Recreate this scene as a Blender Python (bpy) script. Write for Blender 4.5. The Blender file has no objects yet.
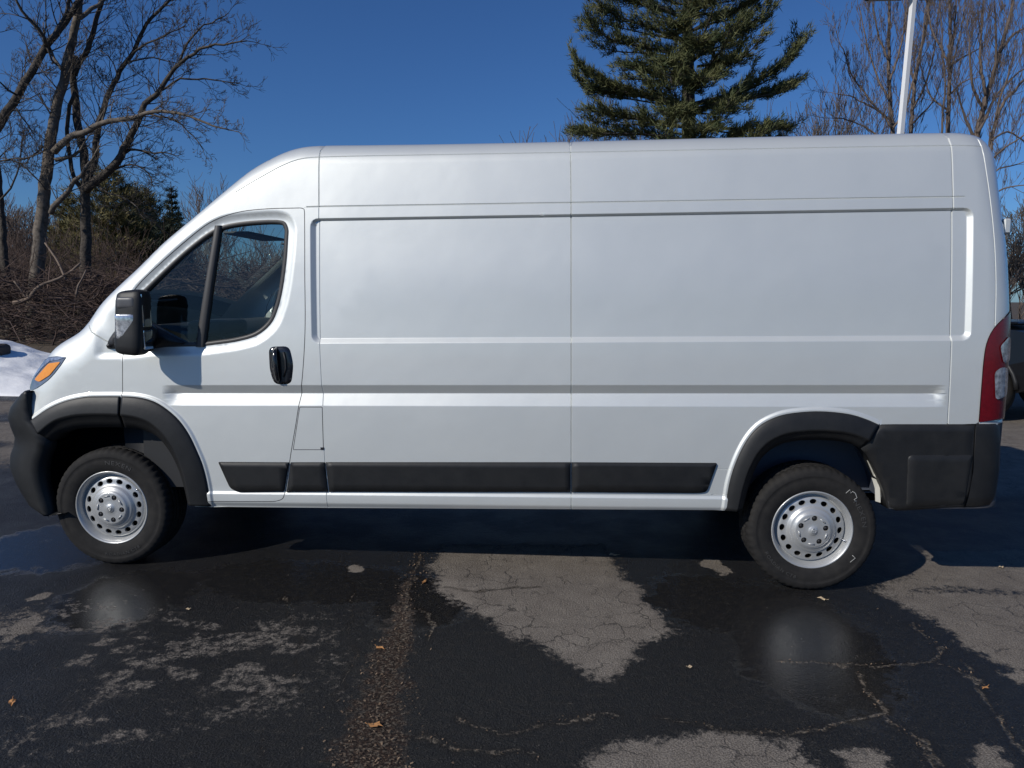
import bpy, math, random
import numpy as np
from mathutils import Matrix, Vector
from mathutils.geometry import delaunay_2d_cdt

rnd = random.Random(11)
rng = np.random.default_rng(5)
scene = bpy.context.scene
COL = scene.collection

# ------------------------------------------------------------------ camera
CAM = np.array([3.5737, -3.9171, 1.6127])
YAW, PITCH, ROLL = math.radians(3.85), math.radians(-6.97), math.radians(0.63)
FPX = 720.0
_F = np.array([-math.sin(YAW) * math.cos(PITCH), math.cos(YAW) * math.cos(PITCH), math.sin(PITCH)])
_r = np.cross(_F, [0, 0, 1.0]); _r /= np.linalg.norm(_r)
_u = np.cross(_r, _F)
_R = math.cos(ROLL) * _r + math.sin(ROLL) * _u
_U = -math.sin(ROLL) * _r + math.cos(ROLL) * _u
cd = bpy.data.cameras.new('camera')
cd.sensor_width = 36.0
cd.lens = FPX / 1024 * 36.0
cd.clip_start, cd.clip_end = 0.05, 3000
cam = bpy.data.objects.new('camera', cd)
COL.objects.link(cam)
cam.matrix_world = Matrix(((_R[0], _U[0], -_F[0], CAM[0]), (_R[1], _U[1], -_F[1], CAM[1]),
                           (_R[2], _U[2], -_F[2], CAM[2]), (0, 0, 0, 1)))
scene.camera = cam

# ------------------------------------------------------------------ sun, sky, exposure
SUN_DIR = np.array([1.12, 1.0, -0.98]); SUN_DIR /= np.linalg.norm(SUN_DIR)      # the way the light travels
SUN_EL = math.asin(-SUN_DIR[2])
SUN_AZ = math.atan2(-SUN_DIR[0], -SUN_DIR[1])
world = bpy.data.worlds.new('World')
scene.world = world
world.use_nodes = True
nt = world.node_tree
bg = nt.nodes['Background']
sky = nt.nodes.new('ShaderNodeTexSky')
sky.sky_type = 'NISHITA'
sky.sun_disc = False
sky.sun_elevation = SUN_EL
sky.sun_rotation = SUN_AZ
sky.altitude = 200
sky.air_density = 1.0
sky.dust_density = 0.45
sky.ozone_density = 5.0
tint = nt.nodes.new('ShaderNodeMix'); tint.data_type = 'RGBA'; tint.blend_type = 'MULTIPLY'
tint.inputs[0].default_value = 1.0
tint.inputs[7].default_value = (0.66, 1.04, 1.52, 1)          # the phone renders the clear sky a deeper blue
nt.links.new(sky.outputs[0], tint.inputs[6])
nt.links.new(tint.outputs[2], bg.inputs[0])
bg.inputs[1].default_value = 0.065
sl = bpy.data.lights.new('sun', 'SUN')
sl.energy = 4.4
sl.angle = math.radians(0.53)
sl.color = (1.0, 0.95, 0.87)
so = bpy.data.objects.new('sun', sl)
COL.objects.link(so)
so.rotation_euler = Vector(SUN_DIR).to_track_quat('-Z', 'Y').to_euler()
scene.view_settings.view_transform = 'Standard'
scene.view_settings.look = 'None'
scene.view_settings.exposure = -0.35
scene.view_settings.gamma = 1.0
scene.view_settings.use_curve_mapping = False
scene.cycles.use_denoising = True
scene.cycles.max_bounces = 8
scene.cycles.transparent_max_bounces = 16

# ------------------------------------------------------------------ helpers
def ray(px, py):
    return _F + (px - 512) / FPX * _R - (py - 384) / FPX * _U

def at(px, py, Y):                       # point of the plane y = Y seen at a pixel of the photograph
    d = ray(px, py)
    return CAM + d * ((Y - CAM[1]) / d[1])

def gp(px, py, z=0.0):                   # point of the ground
    d = ray(px, py)
    return CAM + d * ((z - CAM[2]) / d[2])

def tag(o, label=None, cat=None, group=None, kind=None):
    if label: o['label'] = label
    if cat: o['category'] = cat
    if group: o['group'] = group
    if kind: o['kind'] = kind
    return o

def empty(name, loc=(0, 0, 0), parent=None):
    o = bpy.data.objects.new(name, None)
    o.empty_display_size = 0.2
    COL.objects.link(o)
    o.location = loc
    if parent: o.parent = parent
    return o

def link_tree(o, parent=None):
    c = o.copy(); COL.objects.link(c); c.parent = parent
    for ch in list(o.children): link_tree(ch, c)
    return c

class MB:
    """collects geometry, links it as one mesh object"""
    def __init__(s):
        s.v, s.f, s.m, s.n, s.k, s.custom = [], [], [], [], 0, False
        s.smooth = []
    def add(s, v, f, mat=0, normals=None, smooth=True):
        v = np.asarray(v, float).reshape(-1, 3)
        s.v.append(v)
        if normals is None: s.n.append(np.zeros_like(v))
        else: s.n.append(np.asarray(normals, float)); s.custom = True
        k = s.k
        for t in f: s.f.append([int(i) + k for i in t])
        s.m += [mat] * len(f); s.smooth += [smooth] * len(f)
        s.k += len(v)
        return s
    def box(s, lo, hi, mat=0, bev=0.0):
        (x0, y0, z0), (x1, y1, z1) = lo, hi
        if bev <= 0:
            v = [(x, y, z) for x in (x0, x1) for y in (y0, y1) for z in (z0, z1)]
            f = [(0, 1, 3, 2), (4, 6, 7, 5), (0, 4, 5, 1), (2, 3, 7, 6), (0, 2, 6, 4), (1, 5, 7, 3)]
            return s.add(v, f, mat, smooth=False)
        b = bev
        v, f = [], []
        idx = {}
        c = [(x0, x1), (y0, y1), (z0, z1)]
        for sx in (0, 1):
            for sy in (0, 1):
                for sz in (0, 1):
                    for ax in range(3):
                        p = []
                        for a_, sg in enumerate((sx, sy, sz)):
                            e = c[a_][sg]
                            if a_ != ax: e += b if sg == 0 else -b
                            p.append(e)
                        idx[(sx, sy, sz, ax)] = len(v); v.append(p)
        for ax in range(3):
            o1, o2 = (ax + 1) % 3, (ax + 2) % 3
            for sg in (0, 1):
                q = []
                for a1, a2 in ((0, 0), (1, 0), (1, 1), (0, 1)):
                    k = [0, 0, 0]; k[ax] = sg; k[o1] = a1; k[o2] = a2
                    q.append(idx[(*k, ax)])
                f.append(q if sg else q[::-1])
        for ax in range(3):                                   # edge bevels
            o1, o2 = (ax + 1) % 3, (ax + 2) % 3
            for a1 in (0, 1):
                for a2 in (0, 1):
                    k0 = [0, 0, 0]; k0[o1] = a1; k0[o2] = a2
                    k1 = list(k0); k1[ax] = 1
                    q = [idx[(*k0, o1)], idx[(*k1, o1)], idx[(*k1, o2)], idx[(*k0, o2)]]
                    f.append(q if (a1 + a2) % 2 else q[::-1])
        for sx in (0, 1):
            for sy in (0, 1):
                for sz in (0, 1):
                    q = [idx[(sx, sy, sz, a_)] for a_ in range(3)]
                    f.append(q if (sx + sy + sz) % 2 else q[::-1])
        return s.add(v, f, mat, smooth=False)
    def tube(s, pts, rad, n=6, mat=0, cap=True):
        pts = np.asarray(pts, float)
        m = len(pts)
        rad = np.broadcast_to(np.asarray(rad, float), (m,))
        t = np.gradient(pts, axis=0)
        t /= np.linalg.norm(t, axis=1)[:, None] + 1e-12
        a = np.array([0, 0, 1.0]) if abs(t[0][2]) < .9 else np.array([1.0, 0, 0])
        u = np.cross(t[0], a); u /= np.linalg.norm(u)
        U_ = np.empty_like(pts)
        for i in range(m):
            u = u - t[i] * (u @ t[i]); u /= np.linalg.norm(u) + 1e-12
            U_[i] = u
        V_ = np.cross(t, U_)
        ang = np.arange(n) * 2 * math.pi / n
        ring = pts[:, None] + rad[:, None, None] * (np.cos(ang)[None, :, None] * U_[:, None] + np.sin(ang)[None, :, None] * V_[:, None])
        f = []
        for i in range(m - 1):
            for j in range(n):
                k = (j + 1) % n
                f.append((i * n + j, i * n + k, i * n + n + k, i * n + n + j))
        if cap:
            f.append(tuple(range(n))[::-1]); f.append(tuple((m - 1) * n + j for j in range(n)))
        return s.add(ring.reshape(-1, 3), f, mat)
    def lathe(s, prof, n=64, mat=0, closed=False):
        """profile of (radius, y) turned about the y axis"""
        prof = np.asarray(prof, float); m = len(prof)
        a = np.arange(n) * 2 * math.pi / n
        v = np.stack([prof[:, 0][:, None] * np.cos(a), np.repeat(prof[:, 1][:, None], n, 1), prof[:, 0][:, None] * np.sin(a)], -1)
        f = []
        for i in range(m - (0 if closed else 1)):
            ii = (i + 1) % m
            for j in range(n):
                k = (j + 1) % n
                f.append((i * n + j, i * n + k, ii * n + k, ii * n + j))
        return s.add(v.reshape(-1, 3), f, mat)
    def move(s, M4):
        M4 = np.array(M4)
        for i, v in enumerate(s.v):
            s.v[i] = v @ M4[:3, :3].T + M4[:3, 3]
        return s
    def build(s, name, mats, parent=None, loc=None):
        if not isinstance(mats, (list, tuple)): mats = [mats]
        me = bpy.data.meshes.new(name)
        v = np.concatenate(s.v) if s.v else np.zeros((0, 3))
        me.from_pydata(v.tolist(), [], s.f)
        for m in mats: me.materials.append(m)
        me.polygons.foreach_set('material_index', s.m)
        me.polygons.foreach_set('use_smooth', s.smooth)
        me.update()
        if s.custom:
            nn = np.concatenate(s.n)
            z = np.linalg.norm(nn, axis=1) < 1e-6
            if z.any():
                vn = np.zeros(len(v) * 3); me.vertices.foreach_get('normal', vn)
                nn[z] = vn.reshape(-1, 3)[z]
            me.normals_split_custom_set_from_vertices(nn.tolist())
        o = bpy.data.objects.new(name, me)
        COL.objects.link(o)
        if parent: o.parent = parent
        if loc is not None: o.location = loc
        return o

def resample(pts, step, closed=False):
    pts = np.asarray(pts, float)
    if closed: pts = np.vstack([pts, pts[:1]])
    seg = np.linalg.norm(np.diff(pts, axis=0), axis=1)
    out = []
    for i in range(len(seg)):
        n = max(1, int(math.ceil(seg[i] / step)))
        for k in range(n): out.append(pts[i] + (pts[i + 1] - pts[i]) * k / n)
    if not closed: out.append(pts[-1])
    return np.array(out)

def spline(pts, step, closed=False):
    """centripetal-ish Catmull-Rom through the points, then even steps"""
    P = np.asarray(pts, float)
    n = len(P)
    out = []
    rngi = range(n) if closed else range(n - 1)
    for i in rngi:
        p1, p2 = P[i], P[(i + 1) % n]
        p0 = P[(i - 1) % n] if closed or i > 0 else 2 * p1 - p2
        p3 = P[(i + 2) % n] if closed or i + 2 < n else 2 * p2 - p1
        d = np.linalg.norm(p2 - p1)
        m1 = (p2 - p0) / (np.linalg.norm(p2 - p1) + np.linalg.norm(p1 - p0)) * d
        m2 = (p3 - p1) / (np.linalg.norm(p3 - p2) + np.linalg.norm(p2 - p1)) * d
        for t in np.arange(0, 1, 0.1):
            h = (2 * t**3 - 3 * t**2 + 1, t**3 - 2 * t**2 + t, -2 * t**3 + 3 * t**2, t**3 - t**2)
            out.append(h[0] * p1 + h[1] * m1 + h[2] * p2 + h[3] * m2)
    if not closed: out.append(P[-1])
    out = np.array(out)
    if closed: out = np.vstack([out, out[:1]])
    L = np.concatenate([[0], np.cumsum(np.linalg.norm(np.diff(out, axis=0), axis=1))])
    k = max(2, int(round(L[-1] / step)))
    t = np.linspace(0, L[-1], k + 1)
    r = np.stack([np.interp(t, L, out[:, j]) for j in range(out.shape[1])], -1)
    return r[:-1] if closed else r

def rounded(poly, rad, step=0.01):
    """polygon with its corners rounded; rad one value or one for each corner"""
    P = np.asarray(poly, float); n = len(P); out = []
    for i in range(n):
        r = rad[i] if isinstance(rad, (list, tuple)) else rad
        a, b, c = P[i - 1], P[i], P[(i + 1) % n]
        u, w = a - b, c - b
        lu, lw = np.linalg.norm(u), np.linalg.norm(w)
        u, w = u / lu, w / lw
        if r <= 0: out.append(b); continue
        t = min(r, lu * .45, lw * .45)
        for k in np.linspace(0, 1, 6):
            out.append((1 - k)**2 * (b + u * t) + 2 * k * (1 - k) * b + k * k * (b + w * t))
    return resample(np.array(out), step, True)

def pip(pts, poly):
    x, z = pts[:, 0], pts[:, 1]
    ins = np.zeros(len(pts), bool)
    P = np.asarray(poly); n = len(P)
    for i in range(n):
        x0, z0 = P[i]; x1, z1 = P[(i + 1) % n]
        if z0 == z1: continue
        c = (z0 > z) != (z1 > z)
        ins ^= c & (x < (x1 - x0) * (z - z0) / (z1 - z0) + x0)
    return ins

def pdist(pts, line, closed=False):
    """distance to a polyline, with the index of the nearest segment and the foot"""
    L = np.asarray(line, float)
    if closed: L = np.vstack([L, L[:1]])
    a, b = L[:-1], L[1:]
    best = np.full(len(pts), 1e9); bi = np.zeros(len(pts), int); bt = np.zeros(len(pts))
    for i in range(len(a)):
        d = b[i] - a[i]
        t = np.clip(((pts - a[i]) @ d) / (d @ d + 1e-15), 0, 1)
        q = a[i] + t[:, None] * d
        e = np.hypot(*(pts - q).T)
        m = e < best
        best[m] = e[m]; bi[m] = i; bt[m] = t[m]
    return best, bi, bt

def offset(poly, d, closed=True):
    """polygon moved to its inner side by d (counter-clockwise or clockwise alike)"""
    P = np.asarray(poly, float)
    if closed:
        t = np.roll(P, -1, 0) - np.roll(P, 1, 0)
    else:
        t = np.gradient(P, axis=0)
    t /= np.linalg.norm(t, axis=1)[:, None] + 1e-12
    nrm = np.stack([-t[:, 1], t[:, 0]], -1)
    if closed:
        area = 0.5 * np.sum(P[:, 0] * np.roll(P[:, 1], -1) - np.roll(P[:, 0], -1) * P[:, 1])
        if area < 0: nrm = -nrm
    return P + nrm * d

def cdt(points, lines):
    """constrained Delaunay; lines are (array, closed)"""
    V, E = [], []
    for L, closed in lines:
        k = len(V); n = len(L)
        V += [Vector((float(a), float(b))) for a, b in L]
        E += [(k + i, k + (i + 1) % n) for i in range(n if closed else n - 1)]
    V += [Vector((float(a), float(b))) for a, b in points]
    r = delaunay_2d_cdt(V, E, [], 0, 1e-5)
    v = np.array([(p.x, p.y) for p in r[0]])
    f = np.array([tuple(t) for t in r[2] if len(t) == 3], int)
    c = v[f]
    ar = (c[:, 1, 0] - c[:, 0, 0]) * (c[:, 2, 1] - c[:, 0, 1]) - (c[:, 2, 0] - c[:, 0, 0]) * (c[:, 1, 1] - c[:, 0, 1])
    f = f[np.abs(ar) > 1e-10]; ar = ar[np.abs(ar) > 1e-10]
    f[ar < 0] = f[ar < 0][:, ::-1]
    return v, f

# ------------------------------------------------------------------ materials
def mat(name, base, rough=0.5, metal=0.0, coat=0.0, spec=0.5, noise=None, bump=None, emit=None, trans=0.0, alpha=None):
    m = bpy.data.materials.new(name)
    m.use_nodes = True
    t = m.node_tree; b = t.nodes['Principled BSDF']
    b.inputs['Base Color'].default_value = (*base, 1)
    b.inputs['Roughness'].default_value = rough
    b.inputs['Metallic'].default_value = metal
    b.inputs['Coat Weight'].default_value = coat
    b.inputs['Coat Roughness'].default_value = 0.07
    b.inputs['Specular IOR Level'].default_value = spec
    b.inputs['Transmission Weight'].default_value = trans
    tc = None
    if noise or bump:
        tc = t.nodes.new('ShaderNodeTexCoord')
    if noise:                                             # (scale, amount, second colour)
        sc, lo, c2 = noise
        n = t.nodes.new('ShaderNodeTexNoise'); n.inputs['Scale'].default_value = sc; n.inputs['Detail'].default_value = 6
        n.inputs['Roughness'].default_value = 0.65
        r = t.nodes.new('ShaderNodeValToRGB')
        r.color_ramp.elements[0].position = 0.5 - lo; r.color_ramp.elements[1].position = 0.5 + lo
        r.color_ramp.elements[0].color = (*base, 1); r.color_ramp.elements[1].color = (*c2, 1)
        t.links.new(tc.outputs['Object'], n.inputs['Vector'])
        t.links.new(n.outputs['Fac'], r.inputs['Fac'])
        t.links.new(r.outputs['Color'], b.inputs['Base Color'])
    if bump:                                              # list of (scale, distance)
        prev = None
        for sc, dist in bump:
            n = t.nodes.new('ShaderNodeTexNoise'); n.inputs['Scale'].default_value = sc; n.inputs['Detail'].default_value = 3
            bp = t.nodes.new('ShaderNodeBump'); bp.inputs['Strength'].default_value = 1.0; bp.inputs['Distance'].default_value = dist
            t.links.new(tc.outputs['Object'], n.inputs['Vector'])
            t.links.new(n.outputs['Fac'], bp.inputs['Height'])
            if prev: t.links.new(prev.outputs['Normal'], bp.inputs['Normal'])
            prev = bp
        t.links.new(prev.outputs['Normal'], b.inputs['Normal'])
    return m

def glass_mat(name, tint, refl_rough=0.0, ior=1.5):
    m = bpy.data.materials.new(name); m.use_nodes = True
    t = m.node_tree; t.nodes.clear()
    o = t.nodes.new('ShaderNodeOutputMaterial')
    mix = t.nodes.new('ShaderNodeMixShader')
    tr = t.nodes.new('ShaderNodeBsdfTransparent'); tr.inputs[0].default_value = (*tint, 1)
    gl = t.nodes.new('ShaderNodeBsdfGlossy'); gl.inputs['Roughness'].default_value = refl_rough
    fr = t.nodes.new('ShaderNodeFresnel'); ge = t.nodes.new('ShaderNodeNewGeometry')                    # a thin pane reflects alike from both sides
    mr = t.nodes.new('ShaderNodeMapRange'); mr.inputs[3].default_value = ior; mr.inputs[4].default_value = 1 / ior
    t.links.new(ge.outputs['Backfacing'], mr.inputs[0]); t.links.new(mr.outputs[0], fr.inputs[0])
    t.links.new(fr.outputs[0], mix.inputs[0]); t.links.new(tr.outputs[0], mix.inputs[1]); t.links.new(gl.outputs[0], mix.inputs[2])
    t.links.new(mix.outputs[0], o.inputs[0])
    return m

M = {}
M['paint'] = mat('white_paint', (0.735, 0.75, 0.72), 0.52, metal=0.45, coat=1.0, noise=(2.2, .22, (0.69, 0.71, 0.69)), bump=[(1.5, 0.006), (7.0, 0.0009), (140.0, 0.00006)])
M['seam'] = mat('seam_sealer', (0.05, 0.05, 0.055), 0.7)
M['plastic'] = mat('black_plastic', (0.010, 0.0105, 0.0115), 0.5, spec=.4, noise=(9, .25, (0.021, 0.021, 0.021)), bump=[(260, 0.0004), (5, .003)])
M['trim'] = mat('trim_rubber', (0.016, 0.016, 0.018), 0.45)
M['divider'] = mat('divider_bar', (0.05, 0.047, 0.045), 0.45)
M['gloss_black'] = mat('gloss_black', (0.012, 0.012, 0.014), 0.18, coat=.5)
M['interior'] = mat('interior_plastic', (0.022, 0.023, 0.025), 0.7)
M['pale_trim'] = mat('pale_trim', (0.66, 0.65, 0.60), 0.8)
M['fabric'] = mat('seat_fabric', (0.03, 0.03, 0.034), 0.9, noise=(90, .2, (0.05, 0.05, 0.055)))
M['glass'] = glass_mat('window_glass', (0.74, 0.82, 0.81))
M['windshield'] = glass_mat('windshield_glass', (0.82, 0.87, 0.85))
M['mirror'] = mat('mirror_glass', (0.75, 0.78, 0.8), 0.02, metal=1.0)
M['clear_lens'] = mat('clear_lens', (0.75, 0.77, 0.8), 0.12, metal=.6, coat=1.0, noise=(40, .15, (0.25, 0.26, 0.28)))
M['amber'] = mat('amber_lens', (0.95, 0.38, 0.02), 0.3, coat=.6, noise=(60, .25, (0.80, 0.24, 0.008)))
M['lamp_house'] = mat('headlight_lens', (0.10, 0.115, 0.14), 0.12, metal=.3, coat=1.0, noise=(14, .2, (0.30, 0.32, 0.36)))
M['red_lens'] = mat('red_lens', (0.15, 0.003, 0.007), 0.25, coat=.6, noise=(45, .3, (0.09, 0.002, 0.004)))
M['rubber'] = mat('tyre_rubber', (0.011, 0.011, 0.012), 0.8, spec=.25, noise=(22, .3, (0.030, 0.028, 0.026)), bump=[(260, 0.0006)])
M['letter'] = mat('tyre_letters', (0.052, 0.051, 0.05), 0.6)
M['silver'] = mat('silver_wheel_paint', (0.50, 0.505, 0.50), 0.38, metal=0.45, coat=.3, bump=[(60, .0003)])
M['dark_metal'] = mat('dark_metal', (0.03, 0.03, 0.033), 0.55, metal=.4)
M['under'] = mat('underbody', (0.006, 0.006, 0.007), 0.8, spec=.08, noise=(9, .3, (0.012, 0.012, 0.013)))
M['liner_lit'] = mat('rear_liner_lit', (0.085, 0.10, 0.135), 0.55, bump=[(20, .004)])  # lit copy of the liner: bluish daylight put into its colour
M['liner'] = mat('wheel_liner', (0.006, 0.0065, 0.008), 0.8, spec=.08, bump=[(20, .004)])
M['bracket'] = mat('cream_bracket', (0.55, 0.53, 0.46), 0.6)
M['chalk'] = mat('chalk', (0.35, 0.35, 0.34), 0.9)
M['chrome'] = mat('chrome', (0.7, 0.7, 0.72), 0.15, metal=1.0)
M['bark'] = mat('bark', (0.022, 0.018, 0.015), 0.95, noise=(11, .2, (0.105, 0.088, 0.072)), bump=[(18, .02)])
M['bark_grey'] = mat('bark_pale', (0.045, 0.038, 0.031), 0.95, noise=(10, .2, (0.21, 0.175, 0.14)))
M['bark_red'] = mat('bark_reddish', (0.10, 0.076, 0.063), 0.95, noise=(2, .25, (0.19, 0.148, 0.12)))
M['brush'] = mat('brush_sticks', (0.026, 0.017, 0.015), 0.95, noise=(3.0, .18, (0.17, 0.115, 0.092)))
M['deadwood'] = mat('dead_limb', (0.14, 0.10, 0.075), 0.9, noise=(12, .25, (0.22, 0.17, 0.13)))
def needle_mat(name, a, b):
    m = mat(name, a, 0.7, noise=(1.7, .16, b), spec=.25)
    return m
M['pine'] = needle_mat('pine_needles', (0.042, 0.062, 0.026), (0.15, 0.148, 0.060))
M['cedar'] = needle_mat('cedar_needles', (0.085, 0.084, 0.032), (0.25, 0.205, 0.09))
M['spruce'] = needle_mat('spruce_needles', (0.022, 0.032, 0.020), (0.05, 0.058, 0.034))
M['snow'] = mat('old_snow', (0.97, 0.965, 0.95), 0.75, noise=(4, .30, (0.90, 0.895, 0.88)), bump=[(6, .006), (24, .003), (90, .0015)])
M['leaf'] = mat('dry_leaf', (0.42, 0.20, 0.07), 0.8)
M['leaf_pale'] = mat('pale_dry_leaf', (0.50, 0.38, 0.24), 0.8)
M['litter'] = mat('leaf_litter', (0.10, 0.065, 0.04), 0.9, noise=(30, .2, (0.24, 0.17, 0.11)))
M['pole'] = mat('white_pole_paint', (0.80, 0.80, 0.79), 0.4)
M['lamp_box'] = mat('bronze_lamp_housing', (0.06, 0.05, 0.042), 0.5)
M['lamp_lens'] = mat('lamp_lens', (0.4, 0.4, 0.38), 0.2)
M['truck'] = mat('black_truck_paint', (0.006, 0.0065, 0.008), 0.3, coat=.3, spec=.3)
M['siding'] = mat('grey_siding', (0.20, 0.185, 0.17), 0.8)
M['shingle'] = mat('dark_shingles', (0.10, 0.095, 0.09), 0.9, noise=(20, .2, (0.15, .14, .13)))
M['white_trim'] = mat('white_eave', (0.8, 0.8, 0.8), 0.6)
# ================================================================== CARGO VAN (its own frame: x back, y across, z up; raked nose-down)
RAKE = math.atan2(.079, 4.035)
WID = 2.05
van = empty('cargo_van')
tag(van, 'long white high roof cargo van parked side-on on the wet asphalt', 'van')
_Mv = np.array([[math.cos(RAKE), 0, -math.sin(RAKE)], [0, 1, 0], [math.sin(RAKE), 0, math.cos(RAKE)]])
_o = -_Mv @ np.array([0, 0, .0576])
van.matrix_world = Matrix([[*_Mv[0], _o[0]], [*_Mv[1], _o[1]], [*_Mv[2], _o[2]], [0, 0, 0, 1]])
def groundz(x): return .0576 - .01958 * x

# outline curve of the body corner: x, z, depth y at the corner
CREST = spline([(.462, 1.085, .125), (.503, 1.168, .125), (.587, 1.272, .125), (.66, 1.342, .125), (.80, 1.422, .125), (.863, 1.482, .125),
                (.944, 1.58, .125), (1.036, 1.665, .125), (1.187, 1.791, .125), (1.336, 1.923, .125), (1.54, 2.081, .135), (1.65, 2.175, .16),
                (1.745, 2.262, .20), (1.835, 2.337, .235), (1.948, 2.400, .25), (2.064, 2.446, .255), (2.18, 2.466, .26), (2.50, 2.465, .26), (2.9, 2.461, .26),
                (3.65, 2.458, .26), (4.365, 2.459, .26), (5.2, 2.459, .26), (5.62, 2.458, .26), (5.755, 2.452, .26), (5.83, 2.425, .24), (5.876, 2.36, .21), (5.895, 2.29, .195),
                (5.918, 2.13, .185), (5.94, 1.98, .175), (5.962, 1.83, .165), (5.976, 1.657, .15), (5.986, 1.485, .14), (5.986, 1.2, .13),
                (5.984, .9, .13), (5.975, .455, .13)], .035)
CXZ, CY = CREST[:, :2], CREST[:, 2]
def Ys(z):
    y = np.where(z < .9, .014 * ((.9 - z) / .55) ** 2, .06 * ((z - .9) / 1.05) ** 2)
    return np.where(z > 1.95, .06 + .1143 * (z - 1.95) + .10 * (z - 1.95) ** 2, y)
def sstep(a, b, x):
    t = np.clip((x - a) / (b - a), 0, 1)
    return t * t * (3 - 2 * t)

FL_O = spline([(.541, .916), (.653, .986), (.762, 1.030), (.88, 1.054), (.957, 1.057), (1.1, 1.057), (1.195, 1.051), (1.286, 1.028), (1.362, .982), (1.429, .919),
               (1.483, .835), (1.521, .744), (1.549, .662), (1.568, .56), (1.580, .413)], .03)
FL_C = spline([(.594, .841), (.66, .893), (.72, .925), (.846, .952), (1.077, .953), (1.2, .934), (1.29, .89), (1.382, .777), (1.439, .614), (1.464, .424)], .03)
FL_I = spline([(.596, .40), (.569, .52), (.567, .60), (.59, .69), (.640, .777), (.715, .836), (.84, .867), (1.0, .874), (1.12, .872), (1.2, .862), (1.283, .823), (1.347, .743), (1.394, .638), (1.419, .534), (1.437, .412)], .03)
RF_O = spline([(4.498, .425), (4.523, .611), (4.581, .78), (4.657, .891), (4.76, .951), (4.868, .973), (4.99, .979), (5.131, .965), (5.219, .939), (5.289, .908)], .03)
RF_I = spline([(4.597, .426), (4.641, .612), (4.699, .732), (4.787, .795), (4.892, .818), (5.049, .818), (5.15, .802), (5.208, .775)], .03)
RF_I2 = spline([(5.208, .775), (5.248, .729), (5.308, .616), (5.345, .53), (5.365, .444)], .03)
F_CUT = spline([(.552, .905), (.60, .862), (.71, .935), (.846, .968), (1.077, .968), (1.22, .945), (1.32, .885), (1.40, .777), (1.45, .614), (1.478, .406)], .03)
R_CUT = spline([(4.54, .424), (4.575, .612), (4.63, .76), (4.72, .845), (4.83, .888), (4.97, .90), (5.1, .885), (5.2, .85), (5.27, .78), (5.33, .66), (5.37, .445)], .03)

DOOR = resample([(1.096, .90), (1.096, 1.057), (1.108, 1.274), (1.104, 1.405), (1.123, 1.54)], .03)
DOOR = np.vstack([DOOR[:-1], spline([(1.123, 1.54), (1.20, 1.672), (1.347, 1.808), (1.555, 1.977), (1.656, 2.040), (1.798, 2.085), (1.959, 2.101), (2.155, 2.103)], .03)[:-1],
                  spline([(2.155, 2.103), (2.178, 2.097), (2.183, 2.07)], .012)[:-1],
                  spline([(2.183, 2.07), (2.184, 1.948), (2.183, 1.759), (2.179, 1.427), (2.153, 1.142), (2.113, .921), (2.074, .742), (2.03, .52)], .03)[:-1],
                  spline([(2.03, .52), (2.012, .465), (1.97, .447), (1.923, .444)], .012)[:-1], resample([(1.923, .444), (1.47, .44)], .03)])
WIN = np.vstack([resample([(1.17, 1.335), (1.17, 1.50), (1.235, 1.652)], .03)[:-1],
                 spline([(1.235, 1.652), (1.452, 1.845), (1.60, 1.958), (1.69, 2.005), (1.80, 2.027), (1.95, 2.037), (2.02, 2.036)], .025)[:-1],
                 spline([(2.02, 2.036), (2.062, 2.025), (2.081, 1.985), (2.080, 1.94)], .012)[:-1],
                 spline([(2.080, 1.94), (2.071, 1.822), (2.047, 1.661), (2.018, 1.552), (1.977, 1.467), (1.895, 1.401), (1.782, 1.368), (1.667, 1.352), (1.577, 1.341)], .025)[:-1],
                 resample([(1.577, 1.341), (1.17, 1.335)], .03)[:-1]])
FUEL = rounded([(2.131, .997), (2.264, .997), (2.261, .749), (2.081, .748)], .008, .02)
TAIL = np.vstack([spline([(5.972, 1.503), (5.935, 1.485), (5.862, 1.425), (5.826, 1.355), (5.812, 1.272), (5.806, 1.10), (5.804, .922)], .03), [(5.978, .922)], [(5.98, 1.2)]])
HEAD = spline([(.765, 1.278), (.70, 1.272), (.612, 1.266)], .03)
_k = np.argmin(np.hypot(*(CXZ - (.587, 1.272)).T))
HEAD = np.vstack([[(.765, 1.278), (.70, 1.283), (.63, 1.275)], CXZ[1:_k + 1][::-1], spline([(.484, 1.098), (.515, 1.085), (.572, 1.10), (.66, 1.155), (.727, 1.225), (.765, 1.278)], .03)[:-1]])
REC = (2.213, 5.744, 1.352, 2.041)
def rec_poly(d):
    x0, x1, z0, z1 = REC
    return rounded([(x0 + d, z0 + d), (x1 - d, z0 + d), (x1 - d, z1 - d), (x0 + d, z1 - d)], max(.05 - d, .012), .05)
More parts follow.
